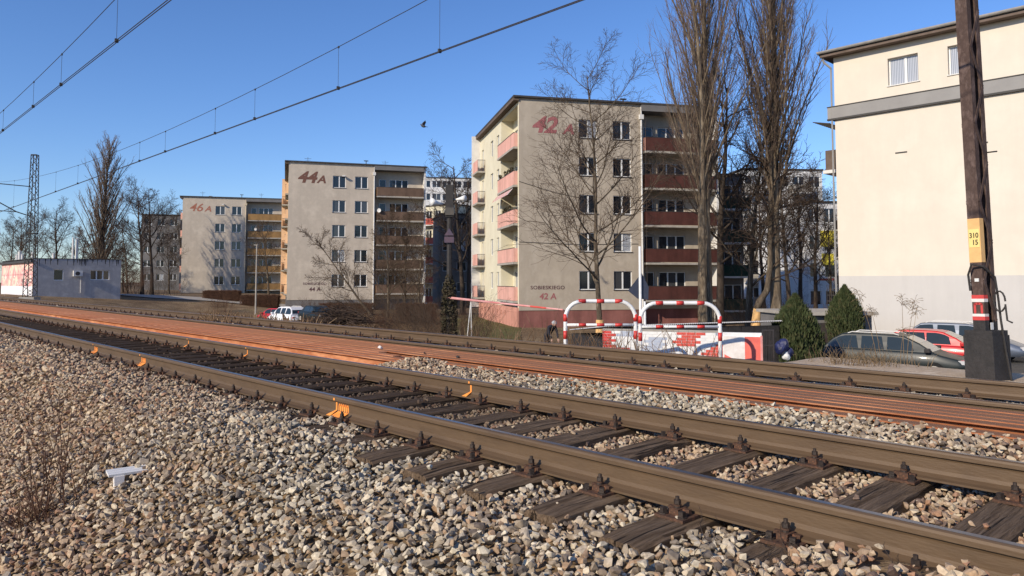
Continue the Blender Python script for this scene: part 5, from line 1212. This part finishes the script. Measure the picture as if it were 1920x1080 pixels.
# painted garden wall
a = P(1130, 614, 20.5); b = P(1428, 629, 19.3)
L = math.hypot(b.x-a.x, b.y-a.y); ang = math.atan2(b.y-a.y, b.x-a.x)
root = empty('painted_wall', (a.x, a.y, -1.35), ang, 'low brick wall painted over in red and white, behind the barriers', 'wall')
tz = a.z + 1.35
mb = MB(); mb.box(0, L, .0, .12, -1.2, tz-.07); mb.obj('wall_core', MT['barwhite'], root)
def gm(x, z):
    v = math.sin(x*2.3 + z*3) + math.sin(x*5.1 - z*6 + 1) * .7
    if x < .35: return 'barred'
    return 'grafred' if v > .75 else ('barwhite' if v > -.95 else 'grafblue')
MT['grafred'] = M('sprayed_red', (.68,.10,.07), (.55,.07,.05), 5, .7); MT['grafblue'] = M('sprayed_grey_blue', (.45,.50,.58), (.36,.40,.5), 5, .7)
bricks(0, L*.765, .0, tz-.08, 0, gm, root)
xe = L*.77
mb = MB(); mb.box(xe, L, -.03, -.001, -.3, tz-.17); mb.obj('smooth_panel', MT['grafpale'] if 'grafpale' in MT else MT['polewhite'], root)
mb = MB()
zt_ = tz-.17; y = -.033
mb.add([(L-.42, y, zt_), (L-.02, y, zt_), (L-.02, y, .0), (L-.42, y, .12)], [(0, 3, 2, 1)]); mb.add([(xe+.02, y, .42), (xe+.02, y, -.1), (xe+.6, y, -.1), (L-.42, y, .05), (L-.42, y, .15)], [(0, 1, 2, 3, 4)])
mb.obj('red_pattern', MT['grafcoral'] if 'grafcoral' in MT else M('sprayed_coral_red', (.82,.17,.12), (.72,.13,.1), 4, .7), root)
mb = MB(); mb.box(L-.035, L+.02, -.05, .14, -.4, tz-.14); mb.obj('end_post', MT['redtape'], root)
mb = MB(); mb.box(0, L*.765, -.02, .13, tz-.075, tz-.03); mb.obj('coping', MT['conc'], root)
# dark shed behind it with a corrugated roof
a = P(1134, 607, 23.5); b = P(1462, 597, 25); L = math.hypot(b.x-a.x, b.y-a.y); ang = math.atan2(b.y-a.y, b.x-a.x); base = -2.4; h = a.z - base - .08
root = empty('shed', (a.x, a.y, base), ang, 'long dark shed with a thin pale corrugated roof edge behind the painted wall', 'shed')
dzr = (b.z - a.z)
n = 90; mb = MB()
for i in range(n):
    x0, x1 = L*i/n, L*(i+1)/n
    for k_ in (0, 1):
        xa, xb = x0 + (x1-x0)*k_/2, x0 + (x1-x0)*(k_+1)/2; za, zb_ = h + dzr*xa/L + (.03 if k_ else 0), h + dzr*xb/L + (0 if k_ else .03)
        mb.quad((xa, -.15, za), (xb, -.15, zb_), (xb, 3.6, zb_-.35), (xa, 3.6, za-.35)); mb.quad((xa, -.15, za-.02), (xb, -.15, zb_-.02), (xb, -.15, zb_), (xa, -.15, za))
mb.obj('corrugated_roof', M('pale_fibre_cement', (.62,.60,.58), (.5,.48,.46), 3, .8), root)
for i in range(13):
    mb = MB(); x0, x1 = L*i/13+.012, L*(i+1)/13-.012; mb.box(x0, x1, 0 if i % 2 else .01, .05, -.3, h-.06); mb.obj('wall_board', MT['black'], root)
mb = MB(); mb.box(0.03, L-.03, .06, 3.4, -.3, h-.45); mb.obj('shed_body', MT['black'], root)
# iron gate
g0 = P(1429, 618, 22.3); g1 = P(1451, 619, 22.3); root = empty('iron_gate', (g0.x, 22.3, -2.4), 0, 'narrow dark iron bar gate right of the painted wall', 'gate'); wd = g1.x-g0.x; h = g0.z+2.4
mb = MB(); mb.box(0, .04, 0, .04, 0, h); mb.box(wd-.04, wd, 0, .04, 0, h); mb.box(.04, wd-.04, 0, .04, h-.04, h); mb.box(.04, wd-.04, 0, .04, h-.5, h-.46); mb.obj('gate_frame', MT['iron'], root)
for i in range(5):
    mb = MB(); x = .07 + i*(wd-.12)/5; mb.box(x, x+.015, .01, .025, 0.05, h-.04); mb.obj('gate_bar', MT['iron'], root)
# garages behind the conifers
g0 = P(1492, 585, 34); root = empty('garage', (g0.x, 34, -2.4), R(4), 'low dark garage with a flat concrete roof between the conifers', 'garage'); wd = 3.6; h = g0.z + 2.4
mb = MB(); mb.box(0, wd, 0, 4, -.3, h-.15); mb.obj('wall', MT['darkgrey_r'], root); mb = MB(); mb.box(-.15, wd+.15, -.3, 4.2, h-.148, h); mb.obj('roof', MT['conc'], root)
mb = MB(); mb.box(.5, 2.9, -.05, -.003, 0, h-.5); mb.obj('door', MT['iron'], root)
# barrier boom
a = P(838, 558, 31); b = P(1056, 581, 26.5); d = b - a; root = empty('boom_barrier', (a.x, a.y, zxy(a.x, a.y)), 0, 'long pale red crossing boom reaching from the signal post to the barriers', 'boom barrier')
o0 = Vector((a.x, a.y, zxy(a.x, a.y)))
for i in range(8):
    p, q = a + d*(i/8), a + d*((i+1)/8); mb = MB(); mb.tube([p-o0, q-o0], [.055-.003*i, .055-.003*(i+1)], 8); mb.obj('boom_section', MT['redtape'] if i % 2 else MT['grafred'] if i > 4 else MT['redtape'], root)
mb = MB(); f = P(883, 563, 30); gz = zxy(f.x, f.y); mb.tube([f-o0, Vector((f.x-.25, f.y, gz))-o0], .02, 6); mb.tube([f-o0, Vector((f.x+.05, f.y, gz))-o0], .02, 6); mb.obj('rest_leg', MT['whitetrim'], root)
# crossing signal post overgrown with ivy
s0 = P(842, 620, 31); gz = zxy(s0.x, 31); top = P(842, 345, 31).z - gz
root = empty('signal_post', (s0.x, 31, gz - .1), 0, 'dark post with two white loudspeakers, overgrown with ivy at its foot', 'signal post')
mb = MB(); mb.tube([(0, 0, 0), (0, 0, top)], [.12, .11], 8); mb.box(-.16, .16, -.16, .16, top-1.3, top+.05); mb.obj('post', MT['black'], root)
def horn(x, z, ang, s):
    mb = MB(); dr = Vector((math.cos(ang)*.8, -.6, math.sin(ang)*.3)).normalized(); c = Vector((x, -.05, z)); mb.tube([c - dr*.25, c, c + dr*.25, c + dr*.42], [.07*s, .09*s, .16*s, .24*s], 12); mb.obj('loudspeaker', MT['barwhite'], root, smooth_=True)
hz = lambda py: P(842, py, 31).z - gz + .1
horn(-.42, hz(382), 2.8, .75); horn(.33, hz(374), .2, .55)
mb = MB(); mb.tube([(-.5, 0, hz(384)), (.4, 0, hz(380))], .02, 6); mb.obj('cross_arm', MT['black'], root)
mb = MB(); mb.box(-.17, .2, -.22, -.05, hz(404), hz(390)); mb.obj('signal_box', MT['mast'], root)
mb = MB(); z = hz(442); mb.add([(-.2, -.2, z), (.2, -.2, z), (0, -.2, z+.3), (-.2, -.17, z), (.2, -.17, z), (0, -.17, z+.3)], [(0, 1, 2), (5, 4, 3), (0, 3, 4, 1), (1, 4, 5, 2), (2, 5, 3, 0)])
mb.box(-.2, .2, -.2, -.17, z-.3, z-.05); mb.obj('warning_sign', M('dull_violet_sign', (.05,.045,.08), (.09,.05,.07), 3, .6), root)
V, Fq = leafblob(2600, .07, .36, .35, 2.0, 3); link('ivy', mesh_np('ivy', V, Fq, MT['ivy']), root, (0, 0, 1.9))
for px, Y, s_, r_, m_, lb in ((846, 30.2, 1.15, 1, bu2, 'leafless climber bush around the signal post foot'), (826, 33, 1.3, 2, bu2, 'loose dark bush just left of the signal post'), (868, 36, 1.2, 4, bu1, 'reddish bush just right of the signal post')): plant(m_, gl(px, Y), r_, lb, 'bush', 'bare_bush', s_)
# white posts with the dark triangular sign seen from behind
p0 = P(1201, 600, 27); gz = zxy(p0.x, 27); tz = P(1201, 462, 27).z - gz
root = empty('sign_post', (p0.x, 27, gz), 0, 'white post with dark blue triangular sign seen from behind, right of drainpipe', 'sign')
mb = MB(); mb.tube([(0, 0, -.2), (0, 0, tz)], .05, 10); mb.obj('post', MT['barwhite'], root)
c_ = lambda px, py: P(px, py, 27).x - p0.x
zz_ = lambda py: P(1201, py, 27).z - gz
mb = MB(); pts = [(1178, 545), (1204, 512), (1217, 538), (1216, 562), (1196, 560)]; V2 = [(c_(x, 540), .07, zz_(y)) for x, y in pts] + [(c_(x, 540), .10, zz_(y)) for x, y in pts]
mb.add(V2, [(0, 4, 3, 2, 1), (5, 6, 7, 8, 9)] + [(i, (i+1) % 5, 5+(i+1) % 5, 5+i) for i in range(5)]); mb.obj('sign_plate', M('dark_blue_sign_back', (.022,.028,.05), (.03,.036,.06), 3, .6), root)
q = P(1209, 565, 25.5); gz = zxy(q.x, 25.5); mb = MB(); mb.tube([(0, 0, 0), (0, 0, q.z-gz)], .035, 8); o = mb.obj('marker_post', MT['barwhite'], None, (q.x, 25.5, gz)); tag(o, 'short white post standing between the two barriers', 'post')
# lamp posts far left of 44A
for px, Y, py, lb in ((481, 76, 460, 'slim grey lamp post before the ochre balconies'),):
    b = gl(px, Y); tz = P(px, py, Y).z - b.z; mb = MB(); mb.tube([(0, 0, 0), (0, 0, tz)], [.09, .06], 8); mb.box(-.3, .1, -.05, .05, tz, tz+.08); tag(mb.obj('lamp_post', MT['whitetrim'] if px == 455 else MT['conc'], None, b), lb, 'lamp post')
# white concrete block and small marker posts by the line
b = P(361, 571, 58); bz = zxy(b.x, 58); mb = MB(); mb.prism([(-.5, 0), (.55, 0), (.5, .42), (.2, .56), (-.25, .5), (-.5, .3)], -.6, 1.0, axis='y'); tag(mb.obj('concrete_block', MT['whitetrim'], None, (b.x, 58, bz-.05)), 'pale concrete block lying on the far bank before the 46 A block', 'block')
for px, py, d in ((228, 563, 14.5), (156, 560, 14.5), (375, 582, 12)):
    q = onD(px, py, d); z = zxy(q.x, q.y); mb = MB(); mb.box(-.035, .035, -.035, .035, 0, .3); tag(mb.obj('marker_post', MT['whitetrim'] if px < 300 else MT['polered'], None, (q.x, q.y, z)), {156: 'little white marker post right of the mast', 228: 'little white marker post below the workshop corner', 375: 'little dark red marker post beside the pale concrete block'}[px], 'post')
# white painted board on a stub in the ballast, lower left
def hit(px, py):
    r_ = ray(px, py); t = .8
    while True:
        x, y, z = r_[0]*t, r_[1]*t, CAMZ + r_[2]*t
        if z < zxy(x, y) or t > 60: return Vector((x, y, zxy(x, y)))
        t += .01
q = hit(222, 915); root = empty('marker_board', q, R(38), 'small white painted board on a stub standing in the ballast', 'marker')
mb = MB(); mb.prism([(-.035, -.1), (.035, -.1), (.045, .115), (-.045, .115)], -.035, .035, axis='y'); mb.obj('stub_post', MT['polewhite'], root)
root.scale = (.78,)*3
mt_ = Matrix.Translation((.13, .06, .125)) @ Matrix.Rotation(R(8), 4, 'X')
for i, (y0, y1) in enumerate(((-.075, -.028), (-.025, .03), (.033, .078))):
    mb = MB(); mb.box(-.22, .24 - .01*i, y0, y1, 0, .022, mat=mt_); mb.obj('board_strip', MT['whitetrim'], root)
# blue refuse bags by the conifer
for i, (px, py, m, lb) in enumerate(((1466, 650, 'blue', 'larger blue refuse bag between gate and conifer'), (1480, 662, 'blue', 'smaller blue refuse bag at the foot of the conifer'), (1474, 668, 'barwhite', 'crumpled white bag beside the blue refuse bags'))):
    b = P(px, py, 21.5); bm = bmesh.new(); bmesh.ops.create_icosphere(bm, subdivisions=3, radius=.2 if i == 0 else .12); r = np.random.RandomState(i)
    for v in bm.verts: v.co *= 1 + .18*math.sin(v.co.x*17 + i) * math.sin(v.co.z*13) + r.uniform(-.04, .04); v.co.z *= 1.15
    me = bpy.data.meshes.new('refuse_bag'); bm.to_mesh(me); bm.free(); me.materials.append(MT[m]); tag(link('refuse_bag', me, None, (b.x, 21.5, b.z)), lb, 'bag')

# ------------------------------------------------------------------ vehicles
def car(loc, rot, label, paint, L=4.5, H=1.45, Wd=1.75, roof=(.12, .34, .74, .62), wagon=True, windscreen='carglasslt', rails=False, clad=False, mirror=True):
    """x forward; roof = (rear glass base, roof start, roof end, belt front) given as fractions of L from the rear"""
    root = empty('parked_car', loc, rot, label, 'car'); zb_, zs = .92*H/1.45, .28; hw = Wd/2; X = lambda f: (f-.5)*L
    r0, r1, r2, r3 = roof
    # lower body: stations along x
    st = [(0.0, .50, .70, .80), (.02, .38, .84, .92), (.06, .30, zb_, .97), (r0, .28, zb_, 1.0), (.35, .27, zb_, 1.0), (.62, .27, zb_-.02, 1.0), (r3, .28, zb_-.03, .99), (.84, .28, zb_-.10, .97), (.94, .32, .74, .92), (.985, .36, .66, .85), (1.0, .42, .58, .78)]
    mb = MB(); n = 10
    ringf = lambda hwv, z0, z1: [(-hwv*.9, z0), (-hwv, z0+.12), (-hwv*1.0, (z0+z1)/2+.02), (-hwv*.965, z1-.06), (-hwv*.90, z1), (hwv*.90, z1), (hwv*.965, z1-.06), (hwv, (z0+z1)/2+.02), (hwv, z0+.12), (hwv*.9, z0)]
    V = []; Fa = []
    for f, z0, z1, wf in st:
        V += [(X(f), y, z) for y, z in ringf(hw*wf, z0, z1)]
    for i in range(len(st)-1):
        for j in range(n): Fa.append((i*n+j, i*n+(j+1) % n, (i+1)*n+(j+1) % n, (i+1)*n+j))
    Fa.append(tuple(range(n))[::-1]); Fa.append(tuple(range((len(st)-1)*n, len(st)*n))); mb.add(V, Fa)
    b = mb.obj('body', MT[paint], root, smooth_=True); md = b.modifiers.new('bevel', 'BEVEL'); md.width = .02; md.segments = 2; md.limit_method = 'ANGLE'; md.angle_limit = R(40)
    # cabin
    wb, wr = hw*.885, hw*.66; zt = H
    prof = [(r0, zb_-.02), (r0 + (r1-r0)*.55, zb_ + (zt-zb_)*.62), (r1, zt-.035), (r1+.08, zt-.008), ((r1+r2)/2, zt), (r2-.06, zt-.015), (r2, zt-.05), (r2 + (r3-r2)*.5, zb_ + (zt-zb_)*.50), (r3, zb_-.03)]
    def wy(z): u = max(0, min(1, (z-zb_)/(zt-zb_))); return wb + (wr-wb)*u**1.1
    V = []; Fa = []
    for f, z in prof: V += [(X(f), -wy(z), z), (X(f), wy(z), z)]
    m_ = len(prof)
    for i in range(m_-1): Fa.append((2*i, 2*i+1, 2*i+3, 2*i+2))
    Fa.append(tuple(2*i for i in range(m_))); Fa.append(tuple(2*i+1 for i in range(m_))[::-1]); mb = MB(); mb.add(V, Fa); cb = mb.obj('cabin', MT[paint], root)
    md = cb.modifiers.new('bevel', 'BEVEL'); md.width = .045; md.segments = 3; md.limit_method = 'ANGLE'; md.angle_limit = R(50)
    def top(f):
        for (a, za), (c, zc) in zip(prof[:-1], prof[1:]):
            if a <= f <= c: return za + (zc-za)*(f-a)/(c-a)
        return zb_
    # side windows
    spans = [(r0+.045, r1+.105), (r1+.145, r1+.285), (r1+.325, r2+.045)] if wagon else [(r1+.0, r1+.22), (r1+.24, r2+.05)]
    for sg in (-1, 1):
        for a, c in spans:
            pts = [(a, zb_+.02)]; pts += [(f, min(top(f)-.075, zt-.09)) for f in np.linspace(a, c, 6) if top(f)-.075 > zb_+.06] + [(min(c + .02, r3-.02), zb_+.02)]
            o_ = [(X(f), sg*(wy(z)+.012), z) for f, z in pts]; i_ = [(X(f), sg*(wy(z)-.02), z) for f, z in pts]; k_ = len(pts)
            mb = MB(); mb.add(o_ + i_, [tuple(range(k_))[::sg]] + [(i, (i+1) % k_, k_+(i+1) % k_, k_+i) for i in range(k_)]); mb.obj('side_window', MT['carglass'], root)
    def slab(f0, f1, inset, m, nm):
        z0, z1 = top(f0), top(f1); dx, dz = X(f1)-X(f0), z1-z0; ln = math.hypot(dx, dz); nx, nz = -dz/ln, dx/ln
        if f0 > .5: pass
        e = .012; mb = MB(); q = [(X(f0)+nx*e, -(wy(z0)-inset), z0+nz*e), (X(f0)+nx*e, wy(z0)-inset, z0+nz*e), (X(f1)+nx*e, wy(z1)-inset, z1+nz*e), (X(f1)+nx*e, -(wy(z1)-inset), z1+nz*e)]
        qi = [(a-nx*.03, b_, c-nz*.03) for a, b_, c in q]; mb.add(q + qi, [(0, 1, 2, 3)] + [(i, (i+1) % 4, 4+(i+1) % 4, 4+i) for i in range(4)]); mb.obj(nm, m, root)
    fm_ = r2 + (r3-r2)*.5
    slab(r2+.012, fm_, .06, MT[windscreen], 'windscreen'); slab(fm_+.001, r3-.012, .06, MT[windscreen], 'windscreen'); slab(r0+.012, r0 + (r1-r0)*.53, .1, MT['carglass'], 'rear_window')
    for f in (.18, .80):
        for sg in (-1, 1):
            mb = MB(); mb.tube([(X(f), sg*(hw-.19), .31), (X(f), sg*(hw+.01), .31)], .31, 20); wh_ = mb.obj('wheel', MT['tyre'], root); mb = MB(); mb.tube([(X(f), sg*(hw+.005), .31), (X(f), sg*(hw+.02), .31)], .19, 14); mb.obj('rim', MT['conc'], wh_)
    for sg in (-1, 1):
        mb = MB(); mb.box(X(r3)-.28, X(r3)-.10, sg*(wb+.03) if sg > 0 else -(wb+.24), wb+.24 if sg > 0 else -(wb+.03), zb_-.02, zb_+.13); mo = mb.obj('wing_mirror', MT[paint if paint != 'cargreen' else 'black'], root); md = mo.modifiers.new('bevel', 'BEVEL'); md.width = .03; md.segments = 2
        mb = MB(); mb.box(X(.945), X(.985), sg*hw*.5 if sg > 0 else -hw*.86, hw*.86 if sg > 0 else -hw*.5, .58, .71); mb.obj('headlight', MT['lamp'], root)
        mb = MB(); mb.box(X(.012), X(.03), sg*hw*.6 if sg > 0 else -hw*.9, hw*.9 if sg > 0 else -hw*.6, .68, .86); mb.obj('tail_light', MT['polered'], root)
        if rails:
            mb = MB(); mb.tube([(X(r1+.04), sg*(wr-.05), zt-.02), (X(r1+.07), sg*(wr-.05), zt+.04), (X(r2-.08), sg*(wr-.05), zt+.035), (X(r2-.04), sg*(wr-.05), zt-.03)], .018, 6); mb.obj('roof_rail', MT['whitetrim'], root)
    mb = MB(); mb.box(X(.0)-.01, X(.01), -.25, .25, .5, .6); mb.obj('number_plate', MT['barwhite'], root)
    return root
def groundcar(px, Y, rot, *a, **k):
    x = (px-960)/F*Y; return car((x, Y, zxy(x, Y) + .0), R(rot), *a, **k)
groundcar(1672, 27.2, -40, 'dark green estate car with pale windscreen, parked behind the crest', 'cargreen', L=4.8, H=1.50, roof=(.02, .16, .60, .80), rails=True)
groundcar(1752, 29.8, -40, 'red hatchback parked between the dark estate and the blue-grey car', 'carred', L=4.1, H=1.44, roof=(.04, .20, .58, .80), wagon=False)
groundcar(1806, 32.3, -42, 'blue-grey car parked nearest to the pale wall', 'cargrey', L=4.6, H=1.60, roof=(.03, .15, .60, .80), rails=True)
groundcar(541, 64, 138, 'white off-road car parked before the 44A block', 'carwhite', L=4.3, H=1.66, Wd=1.8, roof=(.05, .16, .60, .76), windscreen='carglass', rails=True)
groundcar(520, 70, 150, 'red car half hidden behind the white off-road car', 'carred', L=4.0, H=1.4, roof=(.08, .26, .62, .8), wagon=False, windscreen='carglass')
groundcar(597, 61, -50, 'dark teal car partly before the white off-road car', 'cargreen', L=4.2, H=1.38, roof=(.1, .28, .6, .8), wagon=False, windscreen='carglass')

# ------------------------------------------------------------------ person bending down behind the bank
def person():
    q = P(1026, 592, 33); gz = zxy(q.x, 33); root = empty('person', (q.x, 33, gz), R(-60), 'person in dark clothes with a pale grey cap bending forward by the plinth', 'person')
    # x forward; bent at the hip, one foot ahead
    v = [(0, 0, .92), (.12, 0, 1.10), (.30, 0, 1.28), (.42, 0, 1.36), (.50, 0, 1.42), (0, .09, .88), (.08, .11, .48), (-.02, .12, .08), (.12, .12, .04), (0, -.09, .88), (.16, -.11, .50), (.10, -.12, .08), (.24, -.12, .04),
         (.38, .17, 1.33), (.46, .23, 1.08), (.58, .18, .86), (.38, -.17, 1.33), (.50, -.23, 1.06), (.62, -.16, .86)]
    e = [(0,1),(1,2),(2,3),(3,4),(0,5),(5,6),(6,7),(7,8),(0,9),(9,10),(10,11),(11,12),(3,13),(13,14),(14,15),(3,16),(16,17),(17,18)]
    r = [.15, .15, .16, .13, .06, .10, .07, .05, .04, .10, .07, .05, .04, .07, .05, .04, .07, .05, .04]
    mb = MB(); br = []
    bm = bmesh.new(); sl = bm.verts.layers.skin.verify(); vs = [bm.verts.new(p) for p in v]
    for a, b in e: bm.edges.new((vs[a], vs[b]))
    for i, q_ in enumerate(vs): q_[sl].radius = (r[i], r[i]); q_[sl].use_root = (i == 0)
    me = bpy.data.meshes.new('body'); bm.to_mesh(me); bm.free(); me.materials.append(MT['cloth']); o = link('body', me, root); o.modifiers.new('skin', 'SKIN'); sb = o.modifiers.new('sub', 'SUBSURF'); sb.levels = 2; sb.render_levels = 2
    hm = bmesh.new(); bmesh.ops.create_uvsphere(hm, u_segments=14, v_segments=10, radius=.105)
    for v_ in hm.verts:
        v_.co.z *= 1.18
        if v_.co.x > .085 and abs(v_.co.y) < .03: v_.co.x += .02
    me = bpy.data.meshes.new('head'); hm.to_mesh(me); hm.free(); me.materials.append(MT['skin']); link('head', me, root, (.57, 0, 1.50), (0, R(35), 0))
    hm = bmesh.new(); bmesh.ops.create_uvsphere(hm, u_segments=14, v_segments=10, radius=.118); bmesh.ops.delete(hm, geom=[f for f in hm.faces if f.calc_center_median().z < .01], context='FACES')
    me = bpy.data.meshes.new('cap'); hm.to_mesh(me); hm.free(); me.materials.append(MT['greyhair']); link('cap', me, root, (.565, 0, 1.51), (0, R(30), 0))
    for y in (.18, -.16):
        mb = MB(); b = Vector((.59, y, .83)); mb.tube([b, b + Vector((.03, 0, -.09))], [.032, .036], 8)
        for k_ in range(4): mb.tube([b + Vector((.03, (k_-1.5)*.018, -.08)), b + Vector((.05, (k_-1.5)*.019, -.13)), b + Vector((.045, (k_-1.5)*.018, -.165))], [.010, .009, .007], 6)
        mb.tube([b + Vector((.04, .03, -.03)), b + Vector((.07, .045, -.08))], [.011, .008], 6); mb.obj('hand', MT['skin'], root)
person()
print('tree tris', ntri)
